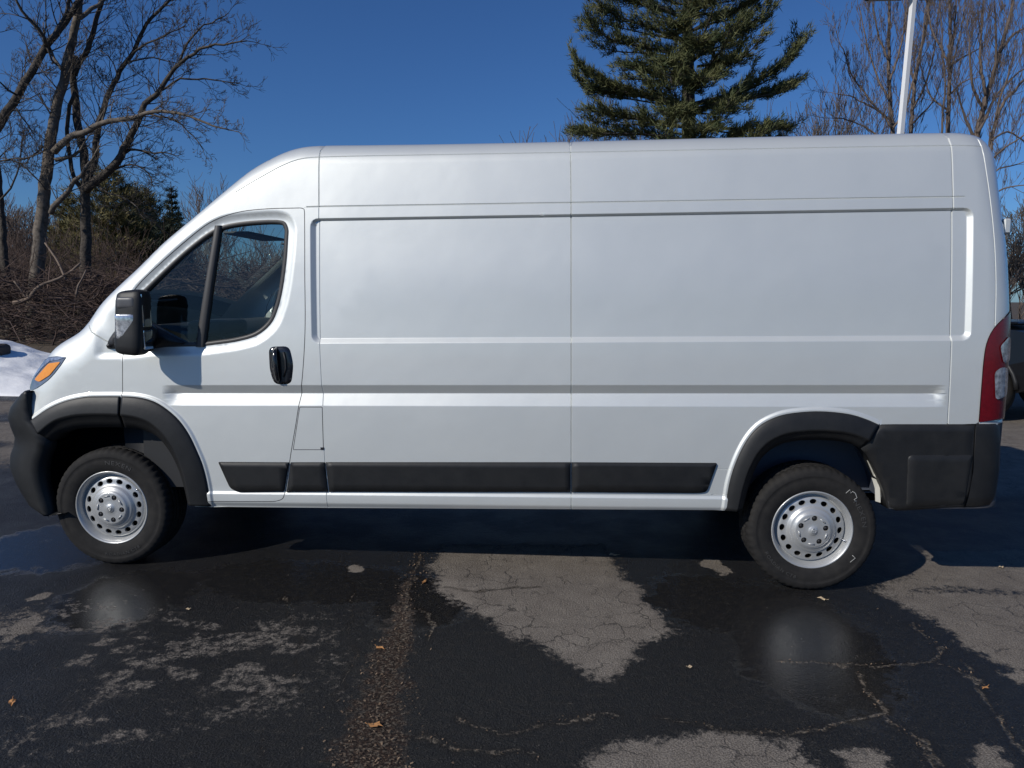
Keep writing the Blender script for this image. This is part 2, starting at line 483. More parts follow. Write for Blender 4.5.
SEAMS = [(np.array([(3.652, 2.46), (3.655, 2.11), (3.657, .41)]), .0045, .007),
         (np.array([(5.640, 2.46), (5.644, 1.7), (5.648, .90)]), .0045, .007),
         (np.array([(2.256, 2.47), (2.262, 2.106)]), .004, .006),
         (np.array([(2.262, 2.10), (2.258, 1.4), (2.266, 1.0)]), .003, .0025),
         (np.array([(2.263, .745), (2.268, .41)]), .003, .003),
         (np.array([(2.19, 2.106), (2.296, 2.107), (3.6, 2.104), (5.70, 2.099)]), .0045, .005),
         (spline([(1.78, 2.195), (1.85, 2.235), (1.957, 2.293), (2.038, 2.335), (2.138, 2.372), (2.257, 2.383), (3.0, 2.381), (3.649, 2.378), (4.6, 2.374), (5.633, 2.368), (5.80, 2.362)], .04), .003, .004),
         (np.array([(.89, 1.462), (.924, 1.423), (1.01, 1.371), (1.10, 1.33)]), .004, .008),
         (spline([(5.796, 2.40), (5.81, 2.26), (5.826, 2.126), (5.848, 1.89), (5.86, 1.65), (5.861, 1.43)], .04), .0035, .005),
         (np.array([(4.455, .655), (4.56, .655)]), .003, .004),
         (np.array([(4.43, .512), (4.52, .512)]), .003, .004)]
SEAMS = [(resample(a, .05), w, d) for a, w, d in SEAMS]
DENTS = []

def side_y(p, seams=True):
    """depth of the left body side below the plane y = 0 (no corner bend), at points (x, z)"""
    x, z = p[:, 0], p[:, 1]
    y = Ys(z)
    x0, x1, z0, z1 = REC                                     # recessed upper panel
    cx, cz, hx, hz, rr = (x0 + x1) / 2, (z0 + z1) / 2, (x1 - x0) / 2, (z1 - z0) / 2, .05
    qx, qz = np.abs(x - cx) - hx + rr, np.abs(z - cz) - hz + rr
    sd = np.hypot(np.maximum(qx, 0), np.maximum(qz, 0)) + np.minimum(np.maximum(qx, qz), 0) - rr
    y = y + .017 * np.clip(-sd / np.where((qz > qx) & (z > cz), .012, .026), 0, 1)
    y = y - .004 * sstep(.08, .34, -sd)                      # the pressed panel is slightly crowned
    ex = sstep(1.33, 1.42, x) * (1 - sstep(5.57, 5.63, x))  # swage line
    y = y + ex * .023 * np.where(z > 1.071, np.clip((1.119 - z) / .048, 0, 1), np.clip((z - 1.002) / .069, 0, 1))
    y = y - .010 * sstep(.506, .486, z) + .016 * sstep(.445, .405, z)      # sill step
    for L in (FL_O, RF_O):                                   # raised lips round the arches
        d, _, _ = pdist(p, L)
        y = y - .009 * (1 - sstep(.006, .024, d))
    m = (x > 1.0) & (x < 2.3) & (z > 1.2) & (z < 2.15)
    if m.any():                                              # chamfer round the door window
        d, _, _ = pdist(p[m], WIN, True)
        y[m] = y[m] + .014 * (1 - sstep(.012, .058, d))
    m = (x > .6) & (x < 1.35) & (z > 1.05) & (z < 1.5)
    if m.any():                                              # fender shoulder step below the pillar
        s = 1.285 + .01 * (x[m] - 1.0)
        y[m] = y[m] + .012 * sstep(s - .02, s + .02, z[m]) * sstep(.93, 1.0, x[m]) * (1 - sstep(1.12, 1.3, x[m]))
    for L, w, dp in SEAMS if seams else ():
        lo, hi = L.min(0) - .02, L.max(0) + .02
        m = (x > lo[0]) & (x < hi[0]) & (z > lo[1]) & (z < hi[1])
        if m.any():
            d, _, _ = pdist(p[m], L)
            y[m] = y[m] + dp * np.clip(1 - d / w, 0, 1)
    return y

def side_full(p):
    """depth and outward normal of the left side with its bend round the corner"""
    d, bi, bt = pdist(p, CXZ)
    cy = CY[bi] * (1 - bt) + CY[np.minimum(bi + 1, len(CY) - 1)] * bt
    cp = CXZ[bi] * (1 - bt)[:, None] + CXZ[np.minimum(bi + 1, len(CY) - 1)] * bt[:, None]
    r = np.maximum(cy - Ys(cp[:, 1]), .02)
    frontness = 1 - sstep(1.5, 1.95, cp[:, 0])
    rear = sstep(5.7, 5.85, cp[:, 0])
    w = .115 * frontness + .125 * (1 - frontness) + .02 * rear
    hood = 1 - sstep(.75, 1.0, cp[:, 0])
    w = w + .10 * hood
    t = np.clip((w - d) / w, 0, 1)
    bend = r * (1 - np.sqrt(np.maximum(1 - t * t, 0)))
    e = .0015
    Y = side_y(p)
    gx = (side_y(p + (e, 0), False) - side_y(p - (e, 0), False)) / (2 * e)
    gz = (side_y(p + (0, e), False) - side_y(p - (0, e), False)) / (2 * e)
    tt = np.minimum(t, .9985)
    slope = r * tt / (w * np.sqrt(1 - tt * tt))               # -dY/dd
    tang = CXZ[np.minimum(bi + 1, len(CY) - 1)] - CXZ[np.maximum(bi, 0)]
    tang /= np.linalg.norm(tang, axis=1)[:, None] + 1e-12
    out = np.stack([-tang[:, 1], tang[:, 0]], -1)              # outward in the xz plane
    far = d > .006
    g = np.where(far[:, None], -(p - cp) / (d[:, None] + 1e-9), out)
    gx = gx + slope * g[:, 0]; gz = gz + slope * g[:, 1]
    n = np.stack([gx, -np.ones_like(gx), gz], -1)
    n /= np.linalg.norm(n, axis=1)[:, None]
    return Y + bend, n

# ---- triangulate the whole left side at once, then share the triangles out
bottom = np.vstack([CXZ, resample([(5.975, .455), (5.37, .445)], .05)[1:], R_CUT[::-1][1:], resample([(4.54, .424), (2.27, .408), (1.478, .406)], .05)[1:],
                    F_CUT[::-1][1:], [(.535, 1.0), (.53, 1.068)]])
DOM = bottom
lines = [(DOM, True), (DOOR, False), (offset(DOOR, -.0045, False), False), (WIN, True), (FUEL, True), (offset(FUEL, .004), True), (TAIL, True), (HEAD, True),
         (rec_poly(-.003), True), (rec_poly(.003), True), (rec_poly(.009), True), (rec_poly(.015), True), (rec_poly(.024), True), (rec_poly(.030), True)]
for z, xa, xb in ((1.122, 1.33, 5.64), (1.116, 1.33, 5.64), (1.095, 1.33, 5.64), (1.074, 1.33, 5.64), (1.068, 1.33, 5.64), (1.037, 1.33, 5.64), (1.005, 1.33, 5.64), (.999, 1.33, 5.64), (.506, 1.47, 4.54), (.499, 1.47, 4.54), (.493, 1.47, 4.54), (.486, 1.47, 4.54), (.445, 1.47, 4.54), (.432, 1.47, 4.54), (.42, 1.47, 4.54)):
    lines.append((resample([(xa, z), (xb, z)], .06), False))
for L, w, dp in SEAMS:
    lines += [(L, False), (offset(L, w, False), False), (offset(L, -w, False), False)]
for k in (.02, .04, .06): lines.append((offset(WIN, -k), True))
free = []
for dd in (.002, .006, .012, .02, .032, .05, .07, .095, .125):
    q = offset(CXZ, -dd, False)
    q = q[pdist(q, CXZ)[0] > dd * .97]
    free.append(q)
for L in (FL_O, RF_O):
    for dd in (.006, .011, .016, .020, .025): lines += [(offset(L, dd, False), False), (offset(L, -dd, False), False)]
    lines.append((L, False))
for xe in np.arange(1.33, 1.43, .015): free.append(np.array([(xe, z) for z in np.linspace(1.0, 1.12, 9)]))
for xe in np.arange(5.57, 5.635, .01): free.append(np.array([(xe, z) for z in np.linspace(1.0, 1.12, 9)]))
gx_, gz_ = np.meshgrid(np.arange(.45, 6, .045), np.arange(.4, 2.48, .045))
free.append(np.stack([gx_.ravel() + (np.arange(gx_.size) % 2) * .011, gz_.ravel()], -1))
gx_, gz_ = np.meshgrid(np.arange(.9, 1.35, .015), np.arange(1.25, 1.33, .01)); free.append(np.stack([gx_.ravel(), gz_.ravel()], -1))
free = np.vstack(free)
free = free[pip(free, DOM)]
v2, tri = cdt(free, lines)
cen = v2[tri].mean(1)
keep = pip(cen, DOM)
tri, cen = tri[keep], cen[keep]
DOORP = np.vstack([DOOR, [(1.3, .5), (1.2, .8)]])
inD = pip(cen, DOORP)
dgap = (pdist(cen, DOOR)[0] < .0044)
inDoor = inD & ~dgap
gap = inD & dgap
inW = pip(cen, WIN)
inF = pip(cen, FUEL); inF2 = pip(cen, offset(FUEL, .004))
inT = pip(cen, TAIL); inH = pip(cen, HEAD)
inS = np.zeros(len(cen), bool)
for L, w, dp in SEAMS:
    inS |= pdist(cen, L)[0] < w * .98
yv, nv = side_full(v2)
v3 = np.stack([v2[:, 0], yv, v2[:, 1]], -1)

def patch(mb, mask, mt=0, off=0.0, mirror=True, left=True, flat=False):
    if not flat and (mask & inS).any():                      # pressed seams keep hard edges
        patch(mb, mask & inS, mt, off, mirror, left, True)
        mask = mask & ~inS
    f = tri[mask]
    if not len(f): return
    use, inv = np.unique(f, return_inverse=True)
    f = inv.reshape(-1, 3)
    v, n = v3[use] + nv[use] * off, nv[use]
    if flat:
        v = v[f].reshape(-1, 3)
        n = np.repeat(np.cross(v[1::3] - v[::3], v[2::3] - v[::3]), 3, 0)
        n /= np.linalg.norm(n, axis=1)[:, None] + 1e-15
        f = np.arange(len(v)).reshape(-1, 3)
    if left: mb.add(v, f, mt, n)                                 # faces seen from -y
    if mirror:
        vm, nm = v.copy(), n.copy()
        vm[:, 1] = WID - vm[:, 1]; nm[:, 1] = -nm[:, 1]
        mb.add(vm, f[:, ::-1], mt, nm)

rest = ~inDoor & ~gap & ~inW & ~inT & ~inH & ~inF & ~(inD & inW)
body = MB()
lowtail = (cen[:, 0] > 5.27) & (cen[:, 1] < .906)
patch(body, rest & ~lowtail)
patch(body, rest & lowtail, 1)
patch(body, gap & ~inW & ~inT & ~inH, 1)
patch(body, inF & ~inF2, 1)
front_door = MB(); patch(front_door, inDoor & ~inW, 0, 0.0, False)
far_door = MB(); patch(far_door, inDoor & ~inW, 0, 0.0, True, False)
fuel = MB(); patch(fuel, inF2, 0, .001, False)
tail = MB(); patch(tail, inT, 0, .007, False)
tail_far = MB(); patch(tail_far, inT, 0, .009, True, False)
head = MB(); patch(head, inH, 0, .003, False)
head_far = MB(); patch(head_far, inH, 0, .003, True, False)

# ---- bonnet, windscreen, roof and tail swept across between the two corners
fr = np.array([[.50, .46, .125], [.475, .8, .125], [.466, 1.0, .125]])
ST = np.vstack([fr, CREST])
sx, sz, sy = ST[:, 0], ST[:, 1], ST[:, 2]
tg = np.gradient(ST[:, :2], axis=0); tg /= np.linalg.norm(tg, axis=1)[:, None]
no = np.stack([-tg[:, 1], tg[:, 0]], -1)
for _ in range(6): no[1:-1] = (no[:-2] + 2 * no[1:-1] + no[2:]) / 4
no /= np.linalg.norm(no, axis=1)[:, None]
bul = np.interp(sx, [.45, .6, .95, 1.3, 1.7, 2.0, 2.3, 5.7, 5.95], [.26, .16, .14, .14, .12, .06, .035, .035, .03])
bul[:3] = .26
S = np.concatenate([[0, .006, .014, .026], np.linspace(.045, .955, 27), [.974, .986, .994, 1]])
fS = 4 * S * (1 - S) * (1 - np.exp(-(np.minimum(S, 1 - S) / .035) ** 1)) 
grid = np.stack([sx[:, None] + no[:, 0][:, None] * bul[:, None] * fS, sy[:, None] + (WID - 2 * sy[:, None]) * S, sz[:, None] + no[:, 1][:, None] * bul[:, None] * fS], -1)
ni, nj = len(ST), len(S)
gu, gv = np.gradient(grid, axis=0), np.gradient(grid, axis=1)
gn = np.cross(gv, gu); gn /= np.linalg.norm(gn, axis=2)[:, :, None] + 1e-12
if gn[ni // 2, nj // 2, 2] < 0: gn = -gn
gn[3:, 0] = side_full(CXZ)[1]; gn[3:, -1] = gn[3:, 0] * (1, -1, 1)
for j in (1, 2, 3):
    w_ = (j / 4.0)
    gn[3:, j] = gn[3:, 0] * (1 - w_) + gn[3:, 4] * w_; gn[3:, -1 - j] = gn[3:, -1] * (1 - w_) + gn[3:, -5] * w_
gn /= np.linalg.norm(gn, axis=2)[:, :, None]
G, GN = grid.reshape(-1, 3), gn.reshape(-1, 3)
F = {'body': [], 'glass': [], 'lamp': [], 'lampf': [], 'red': [], 'redf': [], 'black': []}
for i in range(ni - 1):
    zc, xc = (sz[i] + sz[i + 1]) / 2, (sx[i] + sx[i + 1]) / 2
    for j in range(nj - 1):
        s = (S[j] + S[j + 1]) / 2
        q = (i * nj + j, i * nj + j + 1, i * nj + nj + j + 1, i * nj + nj + j)
        k = 'body'
        if .95 < xc < 1.66 and 1.53 < zc and i > 2: k = 'glass' if .035 < s < .965 else 'body'
        elif xc < .62 and 1.10 < zc < 1.272: k = 'lamp' if s < .14 else ('lampf' if s > .86 else 'body')
        elif xc > 5.5 and .922 < zc < 1.5 and (s < .045 or s > .955): k = 'red' if s < .02 else ('redf' if s > .98 else 'body')
        elif .78 < xc <= .95 and 1.44 < zc < 1.56 and .05 < s < .95: k = 'black'
        F[k].append(q)
def strip(mb, key, mt=0, off=0.0):
    f = np.array(F[key])
    use, inv = np.unique(f, return_inverse=True)
    mb.add(G[use] + GN[use] * off, inv.reshape(-1, 4)[:, ::-1], mt, GN[use])
strip(body, 'body'); strip(body, 'black', 1)
strip(head, 'lamp', 0, .003); strip(head_far, 'lampf', 0, .003)
strip(tail, 'red', 0, .007); strip(tail_far, 'redf', 0, .009)
# rocker returns under the sill
rk = resample([(1.478, .406), (2.27, .408), (4.54, .424)], .1)
ry = side_full(rk)[0]
for mir in (0, 1):
    a = np.stack([rk[:, 0], ry, rk[:, 1]], -1); b = a + (0, .05, -.012); c = a + (0, .22, .03)
    st = np.stack([a, b, c]).copy()
    if mir: st[:, :, 1] = WID - st[:, :, 1]
    n = len(rk)
    body.add(st.reshape(-1, 3), [(r * n + i, r * n + i + 1, r * n + n + i + 1, r * n + n + i) for r in (0, 1) for i in range(n - 1)], 0)
body.build('body', [M['paint'], M['seam']], van)
ws = MB(); strip(ws, 'glass', 0, -.004); ws.build('windshield', M['windshield'], van)
fd = front_door.build('front_door', [M['paint'], M['seam']], van)
fd2 = far_door.build('front_door', [M['paint'], M['seam']], van)
fuel_o = fuel.build('fuel_door', M['paint'], van)
hl = head.build('headlight', M['lamp_house'], van)
hl2 = head_far.build('headlight', M['clear_lens'], van)
tl = tail.build('tail_light', M['red_lens'], van)
tl2 = tail_far.build('tail_light', M['red_lens'], van)

# ---- tail doors: centre gap, handle, plate lamp recess and hinges
def tail_x(z):
    k = np.argmin(np.where(sx > 5.5, np.abs(sz - z), 9)); return grid[k, nj // 2, 0]
zt = np.linspace(.93, 2.36, 24)
MB().tube([(tail_x(z) + .004, WID / 2, z) for z in zt], .007, 6).build('door_gap', M['seam'], van)
MB().box((tail_x(1.15) - .01, WID / 2 + .05, 1.10), (tail_x(1.15) + .025, WID / 2 + .11, 1.28), 0, .008).build('rear_handle', M['gloss_black'], van)
MB().box((tail_x(1.05) - .01, WID / 2 - .58, .96), (tail_x(1.05) + .012, WID / 2 - .10, 1.10), 0, .006).build('plate_panel', M['plastic'], van)
for y_ in (.17, WID - .17):
    for z_ in (1.05, 1.95):
        MB().box((tail_x(z_) - .03, y_ - .03, z_ - .04), (tail_x(z_) + .008, y_ + .03, z_ + .04), 0, .008).build('hinge', M['paint'], van)

# ---- flat shapes laid on the side: outline in (x, z), raised by h, with a rolled edge
def sheet(name, poly, mt, parent, h=.008, bev=.006, skirt=.012, base=None, far=False, step=.05, yfun=None, holes=()):
    poly = np.asarray(poly, float)
    ins = offset(poly, bev)
    lo, hi = poly.min(0), poly.max(0)
    gx, gz = np.meshgrid(np.arange(lo[0], hi[0], step), np.arange(lo[1], hi[1], step))
    fr_ = np.stack([gx.ravel(), gz.ravel()], -1)
    if len(fr_): fr_ = fr_[pip(fr_, ins)]
    v, f = cdt(fr_, [(poly, True), (ins, True)] + [(h_, True) for h_ in holes])
    c = v[f].mean(1); kp = pip(c, poly)
    for h_ in holes: kp &= ~pip(c, h_)
    f = f[kp]
    y, n = side_full(v)
    if yfun is not None: y = yfun(v)
    d = pdist(v, poly, True)[0]
    t = np.clip(d / bev, 0, 1)
    y = y - h * np.sqrt(np.maximum(1 - (1 - t) ** 2, 0)) if h else y
    P = np.stack([v[:, 0], y, v[:, 1]], -1)
    mb = MB()
    area = 0.5 * np.sum(poly[:, 0] * np.roll(poly[:, 1], -1) - np.roll(poly[:, 0], -1) * poly[:, 1])
    mb.add(P, f, 0)
    yb, _ = side_full(poly)
    if yfun is not None: yb = yfun(poly)
    k = len(poly)
    a = np.stack([poly[:, 0], yb, poly[:, 1]], -1); b = a + (0, skirt, 0)
    q = [(i, (i + 1) % k, k + (i + 1) % k, k + i) for i in range(k)]
    if area > 0: q = [t_[::-1] for t_ in q]
    mb.add(np.vstack([a, b]), q, 0)
    o = mb.build(name, mt, parent)
    return o
def side_at(x, z): return float(side_full(np.array([[x, z]]))[0][0])

# mouldings along the sill
sheet('side_moulding', rounded([(1.64, .676), (2.056, .677), (2.018, .502), (1.745, .497), (1.70, .52)], [.006, .003, .01, .05, .03], .02), M['plastic'], fd, .010, .0035)
for p_, r_ in (([(2.064, .677), (2.263, .679), (2.275, .504), (2.030, .501)], .003), ([(2.268, .679), (3.652, .689), (3.652, .517), (2.280, .504)], .003),
               ([(3.658, .689), (4.452, .691), (4.40, .525), (4.35, .518), (3.658, .517)], [.003, .012, .03, .03, .003])):
    sheet('side_moulding', rounded(p_, r_, .03), M['plastic'], van, .010, .0035)

# window of the door: gasket, divider, two panes
def ring_strip(name, outer, inner, yo, yi, mt, parent, mirror=False):
    n = len(outer)
    a = np.stack([outer[:, 0], side_full(outer)[0] + yo, outer[:, 1]], -1)
    m_ = (outer + inner) / 2
    b = np.stack([m_[:, 0], side_full(m_)[0] + min(yo, yi) - .004, m_[:, 1]], -1)
    c = np.stack([inner[:, 0], side_full(inner)[0] + yi, inner[:, 1]], -1)
    d = c + (0, .03, 0)
    P = np.stack([a, b, c, d])
    if mirror: P[:, :, 1] = WID - P[:, :, 1]
    mb = MB()
    mb.add(P.reshape(-1, 3), [(r * n + i, r * n + (i + 1) % n, r * n + n + (i + 1) % n, r * n + n + i) for r in range(3) for i in range(n)])
    return mb.build(name, mt, parent)
for far, par in ((False, fd), (True, fd2)):
    ring_strip('window_gasket', offset(WIN, -.003), offset(WIN, .021), -.001, .004, M['divider'], par, far)
    gl = offset(WIN, .012)
    lo, hi = gl.min(0), gl.max(0)
    gx, gz = np.meshgrid(np.arange(lo[0], hi[0], .06), np.arange(lo[1], hi[1], .06))
    fr_ = np.stack([gx.ravel(), gz.ravel()], -1); fr_ = fr_[pip(fr_, offset(gl, .01))]
    v, f = cdt(fr_, [(gl, True)]); f = f[pip(v[f].mean(1), gl)]
    yy = Ys(v[:, 1]) + .022 + .03 * np.clip(1.5 - v[:, 0], 0, 1)
    split = v[f].mean(1)[:, 0] < 1.66 - (2.0 - v[f].mean(1)[:, 1]) * .172
    for sel in (split, ~split):
        if far: yy_ = WID - yy
        else: yy_ = yy
        us, iv = np.unique(f[sel], return_inverse=True); iv = iv.reshape(-1, 3)
        MB().add(np.stack([v[us, 0], yy_[us], v[us, 1]], -1), iv if not far else iv[:, ::-1]).build('window_glass', M['glass'], par)
    t = np.linspace(0, 1, 12)
    cx = 1.683 + (1.564 - 1.683) * t; cz = 2.012 + (1.335 - 2.012) * t
    hw = .019 + .006 * t
    yb = Ys(cz) + .006
    P = []
    for o_, dy in ((-1, .03), (-1, .0), (-.6, -.006), (.6, -.006), (1, .0), (1, .03)):
        P.append(np.stack([cx + o_ * hw, yb + dy, cz], -1))
    P = np.array(P)
    if far: P[:, :, 1] = WID - P[:, :, 1]
    MB().add(P.reshape(-1, 3), [(r * 12 + i, r * 12 + i + 1, r * 12 + 13 + i, r * 12 + 12 + i) for r in range(5) for i in range(11)]).build('window_divider', M['divider'], par)
    tr = resample([(1.13, .50), (2.10, .50), (2.17, 1.30), (2.02, 1.345), (1.6, 1.325), (1.17, 1.32)], .08, True)
    v, f = cdt(np.zeros((0, 2)), [(tr, True)]); f = f[pip(v[f].mean(1), tr)]
    MB().add(np.stack([v[:, 0], np.full(len(v), WID - .10 if far else .10), v[:, 1]], -1), f).build('door_trim', M['interior'], par)

# door handle
hp = rounded([(1.966, 1.335), (2.085, 1.338), (2.106, 1.235), (2.09, 1.124), (1.992, 1.122), (1.968, 1.20)], .035, .012)
hb = sheet('handle_bezel', hp, M['gloss_black'], fd, .010, .014, .012, step=.02)
y0 = side_at(2.03, 1.23)
MB().tube([(2.012, y0 + .0, 1.325), (2.012, y0 - .026, 1.31), (2.014, y0 - .034, 1.27), (2.018, y0 - .034, 1.20), (2.022, y0 - .026, 1.155), (2.023, y0, 1.14)], [.011, .013, .014, .014, .013, .011], 10).build('door_handle', M['gloss_black'], hb)
mb = MB().lathe([(.0, -.017), (.010, -.017), (.0125, -.012), (.0125, .01)], 20); mb.move(Matrix.Translation((2.025, y0, 1.138)))
mb.build('lock', M['dark_metal'], hb)
mb = MB().tube([(2.055, y0 - .009, 1.305), (2.066, y0 - .0135, 1.26), (2.066, y0 - .0135, 1.215), (2.052, y0 - .009, 1.165)], .006, 8)
mb.build('handle_rib', M['dark_metal'], hb)
MB().box((2.243, side_at(2.25, .757) - .004, .751), (2.262, side_at(2.25, .757) + .004, .765)).build('latch', M['dark_metal'], fuel_o)

# ---- door mirror: triangular foot, arm and a tall two-part head
mir = empty('door_mirror', (0, 0, 0), fd)
foot = rounded([(1.008, 1.325), (1.022, 1.375), (1.06, 1.425), (1.13, 1.475), (1.22, 1.50), (1.30, 1.46), (1.50, 1.352), (1.30, 1.327)], .02, .02)
sheet('mirror_foot', foot, M['trim'], mir, .030, .02, .03, step=.03)
def rbox(mb, lo, hi, r=.03, n=5, taper=None, mt=0):
    """box with rounded edges (superellipsoid mapping)"""
    lo, hi = np.array(lo, float), np.array(hi, float)
    c, h = (lo + hi) / 2, (hi - lo) / 2
    k = 8
    V, Fc = [], []
    for ax in range(3):
        for sg in (-1, 1):
            b0 = len(V)
            for i in range(k + 1):
                for j in range(k + 1):
                    p = np.zeros(3); p[ax] = sg
                    p[(ax + 1) % 3] = math.sin((i / k - .5) * math.pi) ; p[(ax + 2) % 3] = math.sin((j / k - .5) * math.pi)
                    q = p * h
                    inner = np.clip(q, -(h - r), h - r)
                    d = q - inner
                    L = np.linalg.norm(d)
                    if L > 1e-9: q = inner + d / L * r
                    V.append(q)
            for i in range(k):
                for j in range(k):
                    a = b0 + i * (k + 1) + j
                    f = (a, a + k + 1, a + k + 2, a + 1)
                    Fc.append(f if sg > 0 else f[::-1])
    V = np.array(V)
    if taper is not None: V = taper(V, h)
    mb.add(V + c, Fc, mt)
    return mb
def mtaper(V, h):                        # front of the head is narrower and swept back, outer end leans in at the top
    V = V.copy()
    t = (V[:, 0] / h[0] + 1) / 2
    V[:, 1] *= .80 + .20 * t; V[:, 2] *= .93 + .07 * t
    zz = V[:, 2] / h[2]
    V[:, 0] += .010 * zz
    V[:, 1] += .012 * zz
    return V
MX0, MX1, MY0, MY1, MZ0, MZ1 = 1.196, 1.360, -.212, -.075, 1.298, 1.662
rbox(MB(), (MX0, MY0, MZ0), (MX1, MY1, MZ1), .045, taper=mtaper).build('mirror_housing', M['plastic'], mir)
MB().tube([(1.27, .03, 1.40), (1.29, -.03, 1.415), (1.32, -.10, 1.42)], [.06, .055, .045], 12).build('mirror_arm', M['trim'], mir)
MB().tube([(1.27, .03, 1.345), (1.29, -.03, 1.34), (1.32, -.10, 1.345)], [.03, .03, .03], 10).build('mirror_arm', M['trim'], mir)
gm = MB(); rbox(gm, (MX1 - .008, MY0 + .032, 1.455), (MX1 + .001, MY1 - .026, 1.632), .002); gm.build('mirror_glass', M['mirror'], mir)
gm = MB(); rbox(gm, (MX1 - .008, MY0 + .032, 1.335), (MX1 + .001, MY1 - .026, 1.438), .002); gm.build('mirror_glass', M['mirror'], mir)
gm = MB(); rbox(gm, (MX0 + .018, MY0 + .004, 1.392), (MX1 - .035, MY0 + .05, 1.528), .012, taper=lambda V, h: V); gm.build('turn_lens', M['clear_lens'], mir)
gm = MB(); rbox(gm, (MX0 + .03, MY0 + .008, 1.555), (MX1 - .03, MY0 + .05, 1.618), .015); gm.build('mirror_cap_sheen', mat('cap_sheen_grey', (.10, .10, .105), .4), mir)  # lighter grey on the upper head stands in for its reflection
# far side mirror
mir2 = empty('door_mirror', (0, 0, 0), fd2)
rbox(MB(), (MX0, WID - MY1, MZ0), (MX1, WID - MY0, MZ1), .045).build('mirror_housing', M['plastic'], mir2)
gm = MB(); rbox(gm, (MX1 - .008, WID - MY1 + .022, 1.36), (MX1 + .004, WID - MY0 - .028, 1.62), .005); gm.build('mirror_glass', M['mirror'], mir2)
MB().tube([(1.27, WID - .03, 1.40), (1.32, WID + .10, 1.42)], [.06, .045], 12).build('mirror_arm', M['trim'], mir2)

# amber lens in the headlight, clear windows in the tail light
def onside(name, poly, mt, parent, off, step=.02):
    poly = np.asarray(poly, float)
    lo, hi = poly.min(0), poly.max(0)
    gx, gz = np.meshgrid(np.arange(lo[0], hi[0], step), np.arange(lo[1], hi[1], step))
    fr_ = np.stack([gx.ravel(), gz.ravel()], -1); fr_ = fr_[pip(fr_, offset(poly, .004))]
    v, f = cdt(fr_, [(poly, True)]); f = f[pip(v[f].mean(1), poly)]
    y, n = side_full(v)
    P = np.stack([v[:, 0], y, v[:, 1]], -1) + n * off
    return MB().add(P, f, 0, n).build(name, mt, parent)
onside('turn_signal', rounded([(.735, 1.252), (.648, 1.240), (.548, 1.145), (.592, 1.135), (.665, 1.175)], .012, .012), M['amber'], hl, .0065)
onside('lens_window', rounded([(5.885, 1.322), (5.94, 1.372), (5.962, 1.355), (5.962, 1.242), (5.91, 1.232)], .02, .012), M['clear_lens'], tl, .012)
onside('lens_window', rounded([(5.862, 1.19), (5.905, 1.215), (5.95, 1.20), (5.955, 1.06), (5.875, 1.04)], .025, .012), M['clear_lens'], tl, .012)

onside('lens_strip', [(.757, 1.276), (.70, 1.276), (.635, 1.266), (.56, 1.203), (.525, 1.160), (.545, 1.162), (.60, 1.215), (.655, 1.252), (.715, 1.262)], M['clear_lens'], hl, .0065)

# ---- wheel arch flares
def flare(name, O, C, I, parent, mirror=False, parent2=None):
    n = 60
    def rs(L):
        L = np.asarray(L); s = np.concatenate([[0], np.cumsum(np.linalg.norm(np.diff(L, axis=0), axis=1))]); s /= s[-1]
        t = np.linspace(0, 1, n); return np.stack([np.interp(t, s, L[:, k]) for k in (0, 1)], -1)
    O, C, I = rs(O), rs(C), rs(I)
    secs = [(O, .012), (O, -.012), (O * .9 + C * .1, -.020), (O * .5 + C * .5, -.028), (O * .1 + C * .9, -.036), (C, -.036), (C * .9 + I * .1, -.026), (C * .5 + I * .5, -.012), (I, .004), (I, .10)]
    P = []
    for L, y in secs:
        base = Ys(L[:, 1])
        P.append(np.stack([L[:, 0], base + y, L[:, 1]], -1))
    P = np.array(P)
    m = len(secs)
    f = [(r * n + i, r * n + i + 1, r * n + n + i + 1, r * n + n + i) for r in range(m - 1) for i in range(n - 1)]
    f.append(tuple(r * n for r in range(m))); f.append(tuple(r * n + n - 1 for r in range(m))[::-1])
    mb = MB().add(P.reshape(-1, 3), f)
    o = mb.build(name, M['plastic'], parent)
    for p in o.data.polygons:
        if len(p.vertices) > 4: p.use_smooth = False
    if parent2 is not None:
        P2 = P.copy(); P2[:, :, 1] = WID - P2[:, :, 1]
        MB().add(P2.reshape(-1, 3), [t_[::-1] for t_ in f]).build(name, M['plastic'], parent2)
    return o
def cutx(L, x, below):
    L = np.asarray(L)
    k = L[L[:, 0] < x] if below else L[L[:, 0] > x]
    z = np.interp(x, L[:, 0], L[:, 1])
    return np.vstack([k, [(x, z)]]) if below else np.vstack([[(x, z)], k])
I_front = FL_I[FL_I[:, 0] <= 1.6]
kk = np.argmin(np.hypot(*(FL_I - (.664, .80)).T))
flare('fender_flare', cutx(FL_O, 1.089, True), cutx(FL_C, 1.087, True), cutx(FL_I[kk:], 1.084, True), van, parent2=van)
flare('fender_flare', cutx(FL_O, 1.101, False), cutx(FL_C, 1.099, False), cutx(FL_I[kk:], 1.096, False), fd, parent2=fd2)
flare('rear_flare', RF_O, (RF_O[np.linspace(0, len(RF_O) - 1, 30).astype(int)] * .36 + np.stack([np.interp(np.linspace(0, 1, 30), np.linspace(0, 1, len(RF_I)), RF_I[:, k]) for k in (0, 1)], -1) * .64), RF_I, van, parent2=van)
